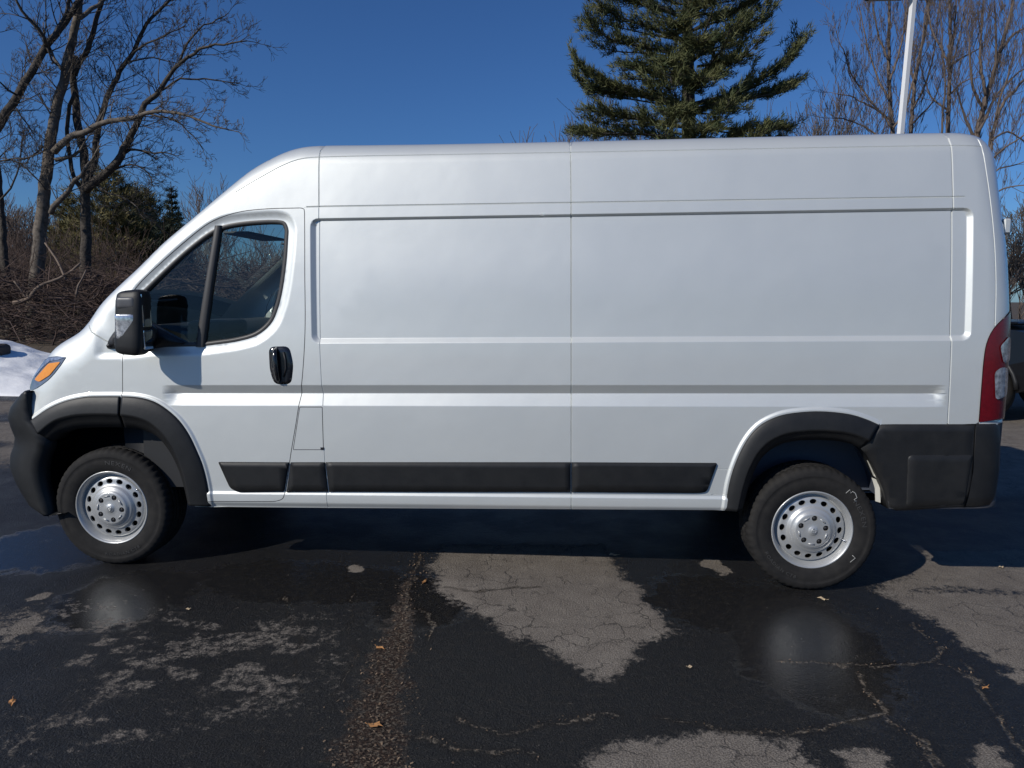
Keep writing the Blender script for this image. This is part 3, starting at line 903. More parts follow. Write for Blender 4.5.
# rear cladding behind the arch and the bumper corner
I2 = RF_I2
cl = np.vstack([[(5.293, .910)], resample([(5.40, .912), (5.799, .9135)], .04), [(5.797, .60), (5.776, .452)], resample([(5.776, .452), (5.42, .430)], .05)[1:], I2[::-1]])
cl_o = sheet('rear_cladding', cl, M['plastic'], van, .022, .016, .10, step=.04, yfun=lambda v: Ys(v[:, 1]) + .004)
sheet('cladding_panel', rounded([(5.445, .745), (5.775, .748), (5.755, .475), (5.455, .455)], [.03, .01, .03, .03], .03), M['plastic'], cl_o, .006, .006, .006, step=.05, yfun=lambda v: Ys(v[:, 1]) - .018)
# rear bumper wraps round the tail
zs = np.array([.462, .47, .52, .66, .80, .895, .912]); outw = np.array([-.03, .0, .012, .018, .012, .004, -.012])
th = np.linspace(0, 1, 40)
rows = []
for z, ow in zip(zs, outw):
    xs, yb, xe = 5.786 - max(0, (.60 - z)) * .18, .0, 6.0 + ow
    t = th * math.pi / 2
    px_ = xs + (xe - xs) * np.sin(t) ** .62
    py_ = (WID / 2) - (WID / 2 + .013 + ow * .2) * np.cos(t) ** .28
    rows.append(np.stack([px_, py_, np.full(40, z)], -1))
rows = np.array(rows)
full = np.concatenate([rows, (rows * (1, -1, 1) + (0, WID, 0))[:, ::-1][:, 1:]], 1)
k = full.shape[1]
lid = full[-1].copy(); lid[:, 0] -= .12; full = np.concatenate([full, lid[None]])
bt_ = full[0].copy(); bt_[:, 0] -= .12; full = np.concatenate([bt_[None], full])
MB().add(full.reshape(-1, 3), [(r * k + i, r * k + i + 1, r * k + k + i + 1, r * k + k + i) for r in range(len(full) - 1) for i in range(k - 1)]).build('rear_bumper', M['plastic'], van)

# ---- front bumper
zb = np.array([.345, .36, .395, .43, .472, .51, .553, .612, .65, .686, .74, .792, .83, .862, .92, .98, 1.03, 1.065, 1.085])
xnear = np.interp(zb, [.345, .36, .395, .472, .553, .612, .686, .74, .792, .862, .92, .98, 1.03, 1.065, 1.085], [.46, .40, .29, .225, .175, .145, .152, .175, .188, .182, .195, .235, .315, .39, .46])
xst = np.interp(zb, [.36, .40, .52, .60, .69, .777, .84, .88, .92, 1.09], [.600, .596, .569, .567, .59, .64, .60, .57, .536, .533])
rows = []
for z, xc, xs in zip(zb, xnear, xst):
    t = np.linspace(0, 1, 56)
    u = t ** 1.6
    Yc = WID / 2
    yy = -.012 + (Yc + .012) * u
    xx = xs - (xs - xc) * (1 - (1 - u) ** 2.9) ** (1 / 2.9)
    back_ = np.array([[xs + .004, .07, z]])
    rows.append(np.vstack([back_, np.stack([xx, yy, np.full(56, z)], -1)]))
rows = np.array(rows)
full = np.concatenate([rows, (rows * (1, -1, 1) + (0, WID, 0))[:, ::-1][:, 1:]], 1)
k = full.shape[1]
lid = full[-1].copy(); lid[:, 0] = np.maximum(lid[:, 0], .62); lid[:, 2] -= .0
bt_ = full[0].copy(); bt_[:, 0] += .10; bt_[:, 2] += .02
def inw(r_, k_):
    q = r_.copy(); q[:, 0] = np.minimum(q[:, 0] + k_, .60); q[:, 1] += (WID / 2 - q[:, 1]) * k_ * 2; q[:, 2] -= k_ * .3
    return q[None]
full = np.concatenate([bt_[None], full, inw(full[-1], .04), inw(full[-1], .10)])
fb = MB().add(full.reshape(-1, 3), [(r * k + i, r * k + i + 1, r * k + k + i + 1, r * k + k + i) for r in range(len(full) - 1) for i in range(k - 1)]).build('front_bumper', M['plastic'], van)
sub = fb

# ---- underside, wheel wells, cab
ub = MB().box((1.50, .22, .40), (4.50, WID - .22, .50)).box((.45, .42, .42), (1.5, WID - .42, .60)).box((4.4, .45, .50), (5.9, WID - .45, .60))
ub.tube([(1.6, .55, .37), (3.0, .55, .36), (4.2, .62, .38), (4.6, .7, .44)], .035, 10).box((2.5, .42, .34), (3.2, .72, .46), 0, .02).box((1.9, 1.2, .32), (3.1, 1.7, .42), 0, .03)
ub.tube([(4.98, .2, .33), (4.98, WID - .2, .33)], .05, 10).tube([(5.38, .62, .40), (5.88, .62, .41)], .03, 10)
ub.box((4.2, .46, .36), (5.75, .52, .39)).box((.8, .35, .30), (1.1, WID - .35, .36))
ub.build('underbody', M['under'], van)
def well(name, I, parent, mirror, lm=None):
    I = np.asarray(I)
    I = offset(I, 0, False)
    n = len(I)
    P = []
    for y, gr in ((.02, 0.02), (.10, .03), (.22, .04), (.36, .05)):
        c = I.mean(0) * (1, 0) + (0, .38)
        L = I + (I - c) / (np.linalg.norm(I - c, axis=1)[:, None]) * gr
        yy = np.full(n, y)
        P.append(np.stack([L[:, 0], yy, L[:, 1]], -1))
    P = np.array(P); P[:, :, 2] = np.maximum(P[:, :, 2], .40)
    if mirror: P[:, :, 1] = WID - P[:, :, 1]
    mb = MB().add(P.reshape(-1, 3), [(r * n + i, r * n + i + 1, r * n + n + i + 1, r * n + n + i) for r in range(3) for i in range(n - 1)])
    mb.add(P[-1], [tuple(range(n))])
    return mb.build(name, lm or M['liner'], parent)
for mr in (False, True):
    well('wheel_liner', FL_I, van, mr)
    well('wheel_liner', np.vstack([RF_I, RF_I2[1:]]), van, mr, M['liner_lit'])
# ribs in the rear liner and the light bracket behind the rear tyre
br = MB()
for y_ in (.05,):
    br.add([(5.262, y_, .700), (5.318, y_ + .01, .690), (5.352, y_ - .01, .60), (5.335, y_, .585), (5.30, y_, .615)], [(0, 1, 2, 3, 4)], smooth=False)
    br.add([(5.300, y_ + .02, .600), (5.338, y_ + .01, .585), (5.352, y_ + .01, .50), (5.345, y_, .465), (5.322, y_ + .01, .47), (5.318, y_ + .015, .54)], [(0, 1, 2, 3, 4, 5)], smooth=False)
bro = br.build('bumper_bracket', M['bracket'], van)
sol = bro.modifiers.new('thick', 'SOLIDIFY'); sol.thickness = .006
# cab
cab = MB().box((1.02, .12, .58), (2.3, WID - .12, .64))
cab.build('cab_floor', M['interior'], van)
dash = MB()
pr = [(1.02, .62), (1.0, 1.22), (1.02, 1.40), (1.12, 1.452), (1.30, 1.44), (1.42, 1.40), (1.47, 1.33), (1.44, 1.20), (1.34, 1.05), (1.30, .62)]
n = len(pr)
dash.add([(x, y, z) for y in (.12, WID - .12) for x, z in pr], [(i, (i + 1) % n, n + (i + 1) % n, n + i) for i in range(n)] + [tuple(range(n)), tuple(range(n, 2 * n))[::-1]])
# instrument hood
rbox(dash, (1.30, .36, 1.38), (1.52, .78, 1.475), .04)
dash.build('dashboard', M['interior'], van)
sw = MB()
c = np.array([1.60, .56, 1.30]); ax = np.array([.62, 0, .78]); ax /= np.linalg.norm(ax)
e1 = np.array([0, 1, 0]); e2 = np.cross(ax, e1)
a = np.linspace(0, 2 * math.pi, 41)
sw.tube([c + .195 * (math.cos(t) * e1 + math.sin(t) * e2) for t in a], .014, 8, cap=False)
for t in (0, math.pi, 1.5 * math.pi): sw.tube([c - ax * .03, c + .19 * (math.cos(t) * e1 + math.sin(t) * e2)], .016, 6)
sw.tube([c - ax * .02, c - ax * .25], .03, 8)
rbox(sw, c - (.05, .06, .05), c + (.03, .06, .04), .03)
sw.build('steering_wheel', M['interior'], van)
def seat(y0, y1):
    mb = MB()
    rbox(mb, (1.62, y0, .90), (2.12, y1, 1.06), .06)
    def lean(V, h):
        V = V.copy(); V[:, 0] += (V[:, 2] + h[2]) * .22; return V
    rbox(mb, (2.06, y0 + .01, 1.02), (2.18, y1 - .01, 1.62), .055, taper=lean)
    rbox(mb, (2.20, y0 + .13, 1.66), (2.29, y1 - .13, 1.86), .04)
    mb.tube([(2.225, y0 + .2, 1.6), (2.235, y0 + .2, 1.7)], .008, 6).tube([(2.225, y1 - .2, 1.6), (2.235, y1 - .2, 1.7)], .008, 6)
    mb.box((1.7, y0 + .08, .62), (2.1, y1 - .08, .90))
    return mb.build('seat', M['fabric'], van)
seat(.32, .84); seat(WID - .84, WID - .32)
MB().box((2.33, .14, .55), (2.345, WID - .14, 2.36)).build('bulkhead', mat('bulkhead_panel', (.10, .10, .10), .7), van)
hdl = MB().box((1.78, .22, 2.10), (2.33, WID - .22, 2.115)).build('headliner', M['pale_trim'], van)
visor = mat('visor', (.12, .12, .12), .8)
for y0_ in (.30, WID - .86): MB().box((1.60, y0_, 1.985), (1.76, y0_ + .56, 2.0), 0, .005).build('sun_visor', visor, van)
# pale inner pillar trims
for mr in (0, 1):
    L = CREST[(CREST[:, 0] > 1.06) & (CREST[:, 0] < 1.75)]
    a = np.stack([L[:, 0] + .05, L[:, 2] + .015, L[:, 1] - .03], -1); b = np.stack([L[:, 0] + .085, L[:, 2] - .01, L[:, 1] - .10], -1)
    c2 = np.stack([L[:, 0] + .04, L[:, 2] + .09, L[:, 1] - .02], -1)
    P = np.stack([c2, a, b])
    if mr: P[:, :, 1] = WID - P[:, :, 1]
    n = len(L)
    MB().add(P.reshape(-1, 3), [(r * n + i, r * n + i + 1, r * n + n + i + 1, r * n + n + i) for r in (0, 1) for i in range(n - 1)]).build('pillar_trim', M['pale_trim'], van)
# wiper and roof marker
MB().tube([(.80, .40, 1.535), (.84, .62, 1.585), (.85, 1.1, 1.60)], .011, 6).build('wiper', M['trim'], van)
mk = MB(); rbox(mk, (1.93, .40, 2.425), (2.03, .46, 2.465), .018); mk.build('roof_marker', M['clear_lens'], van)

# ---- wheels
def make_wheel():
    w = empty('wheel', (0, 0, 0), van)
    R = .352
    prof = [(.206, .030), (.214, .010), (.222, .002), (.236, -.004), (.262, -.012), (.285, -.012), (.300, -.009), (.303, -.011), (.309, -.011), (.325, -.008), (.337, -.001), (.345, .009)]
    tread = [(.3495, .020, 1), (.352, .036, 1), (.3515, .058, 1), (.345, .060, 0), (.345, .066, 0), (.352, .068, 2), (.352, .085, 2), (.345, .087, 0), (.345, .094, 0), (.352, .096, 2), (.352, .113, 2)]
    tread = tread + [(r, .226 - y, k) for r, y, k in tread[::-1]][1:]
    allp = [(r, y, 3 if r > .325 else 0) for r, y in prof] + tread + [(r, .226 - y, 0) for r, y in prof[::-1]]
    n = 216
    a = np.arange(n) * 2 * math.pi / n
    V = []
    for i, (r, y, k) in enumerate(allp):
        rr = np.full(n, r)
        ph = (np.arange(n) + (2 if y > .113 else 0)) % 4
        if k == 1: rr = np.where(ph == 0, r - .007, r)
        if k == 2: rr = np.where((np.arange(n) + int(y * 100)) % 6 == 0, r - .005, r)
        if k == 3: rr = np.where(ph == 0, r - .004, r)
        V.append(np.stack([rr * np.cos(a), np.full(n, y), rr * np.sin(a)], -1))
    m = len(allp)
    f = [(i * n + j, i * n + (j + 1) % n, i * n + n + (j + 1) % n, i * n + n + j) for i in range(m - 1) for j in range(n)]
    ty = MB().add(np.array(V).reshape(-1, 3), f).build('tyre', M['rubber'], w)
    # raised lettering round the side wall
    lt = MB()
    def letters(txt, r, mid_deg, size, up, spread=1.0):
        tot, glyphs = 0, []
        for chh in txt:
            cu = bpy.data.curves.new('letter', 'FONT'); cu.body = chh; cu.size = size; cu.extrude = .0006; cu.resolution_u = 2
            ob = bpy.data.objects.new('letter', cu); COL.objects.link(ob)
            bpy.context.view_layer.update()
            me = bpy.data.meshes.new_from_object(ob.evaluated_get(bpy.context.evaluated_depsgraph_get()))
            vv = np.array([tuple(q.co) for q in me.vertices]).reshape(-1, 3); ff = [tuple(p.vertices) for p in me.polygons]
            wd = (vv[:, 0].max() + size * .12) if len(vv) else size * .4
            glyphs.append((vv, ff, wd)); tot += wd
            bpy.data.objects.remove(ob); bpy.data.curves.remove(cu); bpy.data.meshes.remove(me)
        ang = math.radians(mid_deg) + (1 if up else -1) * tot * spread / r / 2
        for vv, ff, wd in glyphs:
            da = wd * spread / r * (-1 if up else 1)
            if len(vv):
                th_ = ang + (vv[:, 0] * spread / r) * (-1 if up else 1)
                rad_ = r + (vv[:, 1] - size * .35) * (1 if up else -1)
                yy_ = -.0125 - vv[:, 2] - .0002
                P = np.stack([rad_ * np.cos(th_), np.interp(rad_, [.24, .262, .285, .30], [-.0085, -.0135, -.0135, -.0105]) - vv[:, 2], rad_ * np.sin(th_)], -1)
                lt.add(P, [t_ for t_ in ff], 0, smooth=False)
            ang += da
    letters('NEXEN', .275, 75, .034, True, 1.35); lt.build('tyre_lettering', M['letter'], w)
    lt = MB(); letters('ROADIAN CT8', .277, 283, .026, False, 1.15); lt.build('tyre_lettering', M['letter'], w)
    # steel rim: turned profile with sixteen hand holes
    holes = []
    for k in range(16):
        t = k * 2 * math.pi / 16 + .1
        c_ = np.array([math.cos(t), math.sin(t)]); s_ = np.array([-c_[1], c_[0]])
        holes.append(np.array([c_ * (.156 + .0145 * math.cos(q)) + s_ * .0195 * math.sin(q) for q in np.arange(0, 2 * math.pi, math.pi / 9)]))
    for k in range(5):
        t = k * 2 * math.pi / 5 + math.radians(54 + 12)
        c_ = np.array([math.cos(t), math.sin(t)]) * .070
        holes.append(np.array([c_ + .0155 * np.array([math.cos(q), math.sin(q)]) for q in np.arange(0, 2 * math.pi, math.pi / 8)]))
    circ = lambda r, n_=72: np.array([(r * math.cos(q), r * math.sin(q)) for q in np.arange(n_) * 2 * math.pi / n_])
    rp = [(0, -.018), (.020, -.018), (.024, -.014), (.030, -.012), (.05, -.012), (.088, -.011), (.096, -.010), (.102, -.003), (.106, .002), (.116, .004), (.122, .007), (.128, .016), (.135, .021), (.15, .024), (.165, .026), (.178, .028), (.184, .036), (.187, .050), (.190, .048), (.195, .036), (.200, .020), (.206, .010), (.211, .003), (.216, -.002), (.2205, .001), (.222, .010)]
    rr_, ry_ = np.array(rp).T
    L = [(circ(r), True) for r in (.0205, .0245, .03, .05, .088, .094, .1, .106, .116, .122, .128, .135, .178, .184, .187, .19, .195, .2, .206, .211, .216, .2205, .222)] + [(h, True) for h in holes]
    v, f = cdt(np.zeros((0, 2)) if False else np.array([(0.0, 0.0)]), L)
    c_ = v[f].mean(1); kp = np.hypot(*c_.T) < .222
    for h in holes: kp &= ~pip(c_, h)
    f = f[kp]
    rad = np.hypot(*v.T)
    y = np.interp(rad, rr_, ry_)
    mb = MB().add(np.stack([v[:, 0], y, v[:, 1]], -1), f)
    for h in holes:                                           # thickness of the pressed steel at the holes
        k = len(h); yh = np.interp(np.hypot(*h.T), rr_, ry_)
        a_ = np.stack([h[:, 0], yh, h[:, 1]], -1); b_ = a_ + (0, .012, 0)
        mb.add(np.vstack([a_, b_]), [(i, (i + 1) % k, k + (i + 1) % k, k + i) for i in range(k)], 0, smooth=False)
    # emblem ridge, slots and valve
    for q in range(5):
        t = q * 2 * math.pi / 5 + math.radians(54 + 12 + 36)
        p0 = np.array([math.cos(t), 0, math.sin(t)]) * .075 + (0, -.013, 0); s_ = np.array([-math.sin(t), 0, math.cos(t)]) * .016
        mb.tube([p0 - s_, p0 + s_], .004, 6)
    mb.tube([(-.010, -.019, .012), (-.013, -.019, .002), (-.006, -.019, -.008), (0, -.019, -.013), (.006, -.019, -.008), (.013, -.019, .002), (.010, -.019, .012)], .0025, 6)
    mb.tube([(-.008, -.019, .004), (0, -.020, -.004), (.008, -.019, .004)], .0025, 6)
    rim = mb.build('rim', M['silver'], w)
    for q in range(5):
        t = q * 2 * math.pi / 5 + math.radians(54 + 12)
        nb = MB().lathe([(0, .026), (.008, .026), (.0105, .030), (.0105, .05)], 6)
        nb.move(Matrix.Translation((.070 * math.cos(t), -.037, .070 * math.sin(t)))); nb.build('lug_nut', M['dark_metal'], w)
    MB().tube([(.180 * math.cos(.6), .04, .180 * math.sin(.6)), (.192 * math.cos(.6), .008, .192 * math.sin(.6))], .005, 8).build('valve', M['chrome'], w)
    MB().lathe([(.0, .10), (.19, .10), (.20, .13), (.15, .16), (0, .16)], 40).build('brake_drum', M['dark_metal'], w)
    return w
wh = make_wheel()
for i, (x, far, spin) in enumerate(((.960, 0, 0.0), (4.982, 0, .93), (.947, 1, .3), (4.982, 1, .5))):
    o = wh if i == 0 else link_tree(wh, van)
    o.location = (x, .030 if not far else WID - .030, groundz(x) + .349)
    o.rotation_euler = (0, spin, math.pi if far else 0)
    if i == 1: rear_wheel = o
# chalk marks on the rear tyre
ck = MB()
ck.tube([(.165, -.0135, .215), (.185, -.0135, .235), (.19, -.0135, .215), (.20, -.0135, .225), (.215, -.0135, .215), (.225, -.0135, .19), (.21, -.0135, .18), (.222, -.0135, .168)], .0022, 5)
ck.move(Matrix.Rotation(-.93, 4, 'Y')); ck.build('chalk_mark', M['chalk'], rear_wheel)
ck = MB()
ck.tube([(.215, -.0135, -.135), (.232, -.0135, -.15), (.205, -.0135, -.175)], .002, 5)
ck.move(Matrix.Rotation(-.93, 4, 'Y'))
ck.build('chalk_mark', M['chalk'], rear_wheel)
# ================================================================== GROUND
def smin_poly(P, poly):
    d = pdist(P, poly, True)[0]
    return np.where(pip(P, poly), d, -d)
xs = np.concatenate([-np.geomspace(60, .9, 60)[:-1] - .0, np.arange(-.9, 7.6, .017), 7.6 + np.geomspace(.03, 60, 60)])
ys = np.concatenate([-2.3 - np.geomspace(30, .05, 30), np.arange(-2.3, 1.0, .017), 1.0 + np.geomspace(.03, 22, 70)])
GX, GY = np.meshgrid(xs, ys, indexing='ij')
PP = np.stack([GX.ravel(), GY.ravel()], -1)
def gpoly(px): return np.array([gp(a, b)[:2] for a, b in px])
def vnoise(P, sc, seed):
    """smooth value noise"""
    r = np.random.default_rng(seed); T = r.random((256, 256))
    q = P * sc; i = np.floor(q).astype(int); f = q - i; f = f * f * (3 - 2 * f)
    g = lambda a, b: T[(i[:, 0] + a) % 256, (i[:, 1] + b) % 256]
    return (g(0, 0) * (1 - f[:, 0]) + g(1, 0) * f[:, 0]) * (1 - f[:, 1]) + (g(0, 1) * (1 - f[:, 0]) + g(1, 1) * f[:, 0]) * f[:, 1]
def fbm(P, sc, seed, o=4):
    return sum(vnoise(P, sc * 2 ** k, seed + k) * .5 ** k for k in range(o)) / sum(.5 ** k for k in range(o))
dryp = [([(436, 566), (440, 545), (600, 545), (622, 576), (640, 600), (668, 625), (664, 640), (640, 655), (612, 672), (600, 677), (585, 672), (560, 655), (520, 640), (495, 622), (465, 603), (442, 590)], .10),
        ([(568, 775), (590, 752), (640, 741), (700, 735), (745, 739), (795, 749), (815, 775), (800, 800), (560, 800)], .09),
        ([(880, 592), (900, 578), (925, 553), (1200, 545), (1240, 700), (1100, 678), (1024, 668), (985, 655), (940, 625), (910, 610)], .09),
        ([(1004, 672), (1024, 668), (1040, 676), (1016, 681)], .04), ([(972, 765), (985, 750), (1008, 750), (1017, 766), (1000, 790)], .05),
        ([(838, 752), (862, 746), (884, 756), (900, 775), (850, 780)], .05), ([(702, 560), (715, 560), (737, 574), (722, 576)], .02),
        ([(355, 566), (366, 563), (370, 570), (358, 571)], .02), ([(0, 628), (20, 618), (38, 612), (42, 618), (20, 632), (0, 640)], .04),
        ([(25, 595), (50, 590), (52, 595), (30, 598)], .02)]
warp = np.stack([fbm(PP, 3, 21) - .5, fbm(PP, 3, 31) - .5], -1) * .12 + np.stack([fbm(PP, 11, 41) - .5, fbm(PP, 11, 47) - .5], -1) * .12
dry = np.zeros(len(PP))
near = (PP[:, 0] > -3) & (PP[:, 0] < 12) & (PP[:, 1] > -4) & (PP[:, 1] < 3)
for poly, soft in dryp:
    q = gpoly(poly)
    s = smin_poly((PP + warp)[near], q)
    dry[near] = np.maximum(dry[near], sstep(-soft, soft, s))
dn = fbm(PP, 2.2, 61, 5)
mott = gpoly([(-80, 600), (60, 598), (170, 612), (330, 612), (345, 650), (330, 700), (250, 720), (150, 768), (-60, 760), (-120, 680)])
ms = np.zeros(len(PP)); ms[near] = sstep(-.25, .25, smin_poly((PP + warp)[near], mott))
dry = np.maximum(dry, .46 * ms * sstep(.36, .55, fbm(PP * (.8, 1.15), 10.0, 81, 3)) * sstep(.28, .52, fbm(PP, 1.9, 91, 2)))
farm = sstep(1.6, 3.2, PP[:, 1])
dry = np.maximum(dry, farm * sstep(.42, .58, fbm(PP * (.5, 1.6), .8, 71, 4)))
right_far = sstep(6.0, 6.6, PP[:, 0]) * sstep(1.8, 2.6, PP[:, 1])
dry = np.maximum(dry, right_far * .9)
leaks = sstep(.60, .68, fbm(PP, 18, 131, 3)) * (dry > .3) * .35
# damp streaks inside the dry areas
str_ = gpoly([(905, 588), (950, 584), (1000, 588), (1060, 592), (1060, 598), (960, 594), (905, 594)])
s = np.full(len(PP), -1.0); s[near] = smin_poly((PP + warp * .4)[near], str_)
dry = dry * (1 - .55 * sstep(-.06, .06, s))
cracks = [([(861, 673), (864.6, 689), (874, 700), (883.5, 714.6), (896, 726), (905.7, 735), (921.5, 742), (940.5, 765)], 1.0), ([(779, 661), (812, 663), (842, 667), (885, 664), (931, 662), (940, 650), (915, 622)], .8),
          ([(660, 720), (700, 725.6), (757, 730), (790, 731), (820, 730), (845, 722), (864.5, 717.7), (886.7, 714.6)], .8), ([(931, 662), (955, 668), (978, 680), (988, 702), (1005, 724), (1016, 740), (1040, 760)], .9),
          ([(394, 729), (420, 735), (442, 742), (468, 749.6), (490, 755), (513, 753), (540, 760)], 1.0), ([(457, 718), (470, 724), (479.6, 729), (498, 735), (515, 729), (528, 727), (550, 722), (576, 718), (617, 718)], .8),
          ([(418, 608.6), (424, 612), (433, 627), (431, 640)], .8), ([(850, 600), (884, 612), (915, 628), (945, 648), (978, 680)], .5), ([(905.7, 735), (925, 752), (932, 770)], .6),
          ([(372, 768), (385, 700), (400, 640), (412, 590), (418, 556)], 1.0), ([(340, 560), (352, 600), (346, 630), (355, 660)], .25), ([(283, 590), (292, 616), (300, 640), (296, 690)], .25), ([(250, 690), (262, 720), (258, 768)], .2),
          ([(360, 640), (345, 680), (338, 710)], .4), ([(440, 586), (470, 592), (505, 590), (540, 586)], .15)]
cd_ = np.full(len(PP), 1.0); cw = np.zeros(len(PP))
nz = (PP[:, 0] > -.5) & (PP[:, 0] < 7.4) & (PP[:, 1] > -2.3) & (PP[:, 1] < .9)
pw = (PP + np.stack([fbm(PP, 9, 101) - .5, fbm(PP, 9, 111) - .5], -1) * .10)[nz]
for L, st in cracks:
    d = pdist(pw, resample(gpoly(L), .06))[0] / max(st, .35)
    cd_[nz] = np.minimum(cd_[nz], d)
deb = np.zeros(len(PP))
dl = resample(gpoly([(366, 790), (372, 768), (378, 730), (382, 700), (388, 660), (398, 630), (404, 600), (414, 570), (420, 550)]), .05)
d = pdist(pw, dl)[0]
wd = np.interp(pw[:, 1], [-1.8, -1.2, -.4, .2, .6], [.22, .17, .12, .07, .05])
deb[nz] = np.clip(1.15 - d / wd, 0, 1) * np.interp(pw[:, 1], [-1.8, -.9, -.2, .5], [1, .92, .66, .5])
pud = np.zeros(len(PP))
for cx_, cy_, rx, ry_ in ((800, 640, 85, 62), (125, 598, 70, 34), (700, 600, 60, 30), (60, 545, 90, 26), (300, 580, 130, 24), (420, 600, 60, 30)):
    c = gp(cx_, cy_)[:2]; rX = abs(gp(cx_ + rx, cy_)[0] - c[0]); rY = abs(gp(cx_, cy_ - ry_)[1] - c[1])
    e = np.hypot((PP[:, 0] + warp[:, 0] - c[0]) / rX, (PP[:, 1] + warp[:, 1] - c[1]) / rY)
    pud = np.maximum(pud, sstep(1.25, .6, e))
ni_, nj_ = GX.shape
zz = np.zeros(len(PP)) - .004 * pud * 0
I0 = np.arange(ni_ * nj_).reshape(ni_, nj_)
quads = np.stack([I0[:-1, :-1], I0[1:, :-1], I0[1:, 1:], I0[:-1, 1:]], -1).reshape(-1, 4)
me = bpy.data.meshes.new('asphalt')
me.vertices.add(len(PP)); me.vertices.foreach_set('co', np.stack([PP[:, 0], PP[:, 1], zz], -1).ravel())
me.loops.add(quads.size); me.loops.foreach_set('vertex_index', quads.ravel())
me.polygons.add(len(quads)); me.polygons.foreach_set('loop_start', np.arange(0, quads.size, 4)); me.polygons.foreach_set('loop_total', np.full(len(quads), 4))
me.update(calc_edges=True)
for nm, arr in (('dry', dry), ('crack', cd_), ('debris', deb), ('puddle', pud)):
    at_ = me.attributes.new(nm, 'FLOAT', 'POINT'); at_.data.foreach_set('value', arr.astype(np.float32))
asphalt = bpy.data.objects.new('asphalt', me); COL.objects.link(asphalt)
tag(asphalt, kind='structure')

gm_ = bpy.data.materials.new('wet_asphalt'); gm_.use_nodes = True
t = gm_.node_tree; B = t.nodes['Principled BSDF']; N = t.nodes.new; LK = t.links.new
def attr(n): a = N('ShaderNodeAttribute'); a.attribute_name = n; return a.outputs['Fac']
def noise(sc, det=4, rough=.6):
    n = N('ShaderNodeTexNoise'); n.inputs['Scale'].default_value = sc; n.inputs['Detail'].default_value = det; n.inputs['Roughness'].default_value = rough
    LK(tc_.outputs['Object'], n.inputs['Vector']); return n.outputs['Fac']
def math_(op, a, b=None, c=None, clamp=False):
    n = N('ShaderNodeMath'); n.operation = op; n.use_clamp = clamp
    for i, q in enumerate((a, b, c)):
        if q is None: continue
        if isinstance(q, (int, float)): n.inputs[i].default_value = q
        else: LK(q, n.inputs[i])
    return n.outputs[0]
def maprange(v, a, b, c=0.0, d=1.0):
    n = N('ShaderNodeMapRange'); n.interpolation_type = 'SMOOTHSTEP'
    LK(v, n.inputs[0])
    for i, q in enumerate((a, b, c, d)): n.inputs[i + 1].default_value = q
    return n.outputs[0]
def mixc(f, a, b):
    n = N('ShaderNodeMix'); n.data_type = 'RGBA'
    LK(f, n.inputs[0])
    for s_, q in ((6, a), (7, b)):
        if isinstance(q, tuple): n.inputs[s_].default_value = (*q, 1)
        else: LK(q, n.inputs[s_])
    return n.outputs[2]
tc_ = N('ShaderNodeTexCoord')
n_fine, n_mid, n_agg = noise(85, 3), noise(26, 5), noise(150, 2, .75)
vor = N('ShaderNodeTexVoronoi'); vor.feature = 'DISTANCE_TO_EDGE'; vor.inputs['Scale'].default_value = 6.5; vor.inputs['Randomness'].default_value = 1.0
wv = N('ShaderNodeMixRGB'); wv.blend_type = 'ADD'; wv.inputs[0].default_value = .16
nv_ = N('ShaderNodeTexNoise'); nv_.inputs['Scale'].default_value = 9; nv_.inputs['Detail'].default_value = 4
LK(tc_.outputs['Object'], nv_.inputs['Vector']); LK(tc_.outputs['Object'], wv.inputs[1]); LK(nv_.outputs['Color'], wv.inputs[2]); LK(wv.outputs[0], vor.inputs['Vector'])
alli = math_('MULTIPLY', maprange(vor.outputs['Distance'], .006, .034, 1, 0), maprange(noise(2.6, 3), .42, .60))
dryv = attr('dry')
dry2 = maprange(math_('ADD', dryv, math_('ADD', math_('MULTIPLY', math_('SUBTRACT', n_mid, .5), 1.5), math_('MULTIPLY', math_('SUBTRACT', n_fine, .5), .9))), .24, .72)
dry3 = math_('MULTIPLY', dry2, math_('SUBTRACT', 1.0, math_('MULTIPLY', alli, .6)))
agg = maprange(n_agg, .38, .62)
wetc = mixc(agg, (.005, .0052, .006), (.026, .026, .027))
wetc = mixc(maprange(n_mid, .40, .66), wetc, mixc(agg, (.008, .0078, .0075), (.036, .034, .032)))
spk = maprange(noise(110, 1), .70, .75)
wetc = mixc(math_('MULTIPLY', spk, .6), wetc, (.14, .13, .115))
dryc = mixc(agg, (.10, .086, .073), (.23, .20, .17))
dryc = mixc(maprange(noise(7, 5), .35, .70), dryc, mixc(agg, (.13, .113, .096), (.29, .255, .215)))
c = mixc(dry3, wetc, dryc)
cr = attr('crack')
crn = math_('ADD', cr, math_('MULTIPLY', math_('SUBTRACT', n_mid, .5), .035))
crk = math_('MULTIPLY', maprange(crn, .003, .015, 1, 0), maprange(noise(60, 3), .37, .55))
crd = maprange(crn, .010, .05, .55, 0)
c = mixc(crd, c, (.012, .010, .009))
c = mixc(crk, c, mixc(maprange(n_fine, .35, .65), (.035, .028, .022), (.19, .16, .125)))
dbn = attr('debris')
dbm = maprange(math_('ADD', dbn, math_('MULTIPLY', math_('SUBTRACT', noise(16, 5), .5), 1.3)), .42, .82)
c = mixc(math_('MULTIPLY', dbm, .72), c, mixc(maprange(n_fine, .42, .62), (.018, .011, .008), mixc(maprange(noise(45, 4), .45, .6), (.075, .045, .03), (.20, .165, .125))))
LK(c, B.inputs['Base Color'])
pd_ = maprange(math_('ADD', attr('puddle'), math_('MULTIPLY', math_('SUBTRACT', noise(9, 6, .7), .5), 1.7)), .35, .85)
wetr = maprange(noise(3.2, 4), .35, .65, .30, .42)
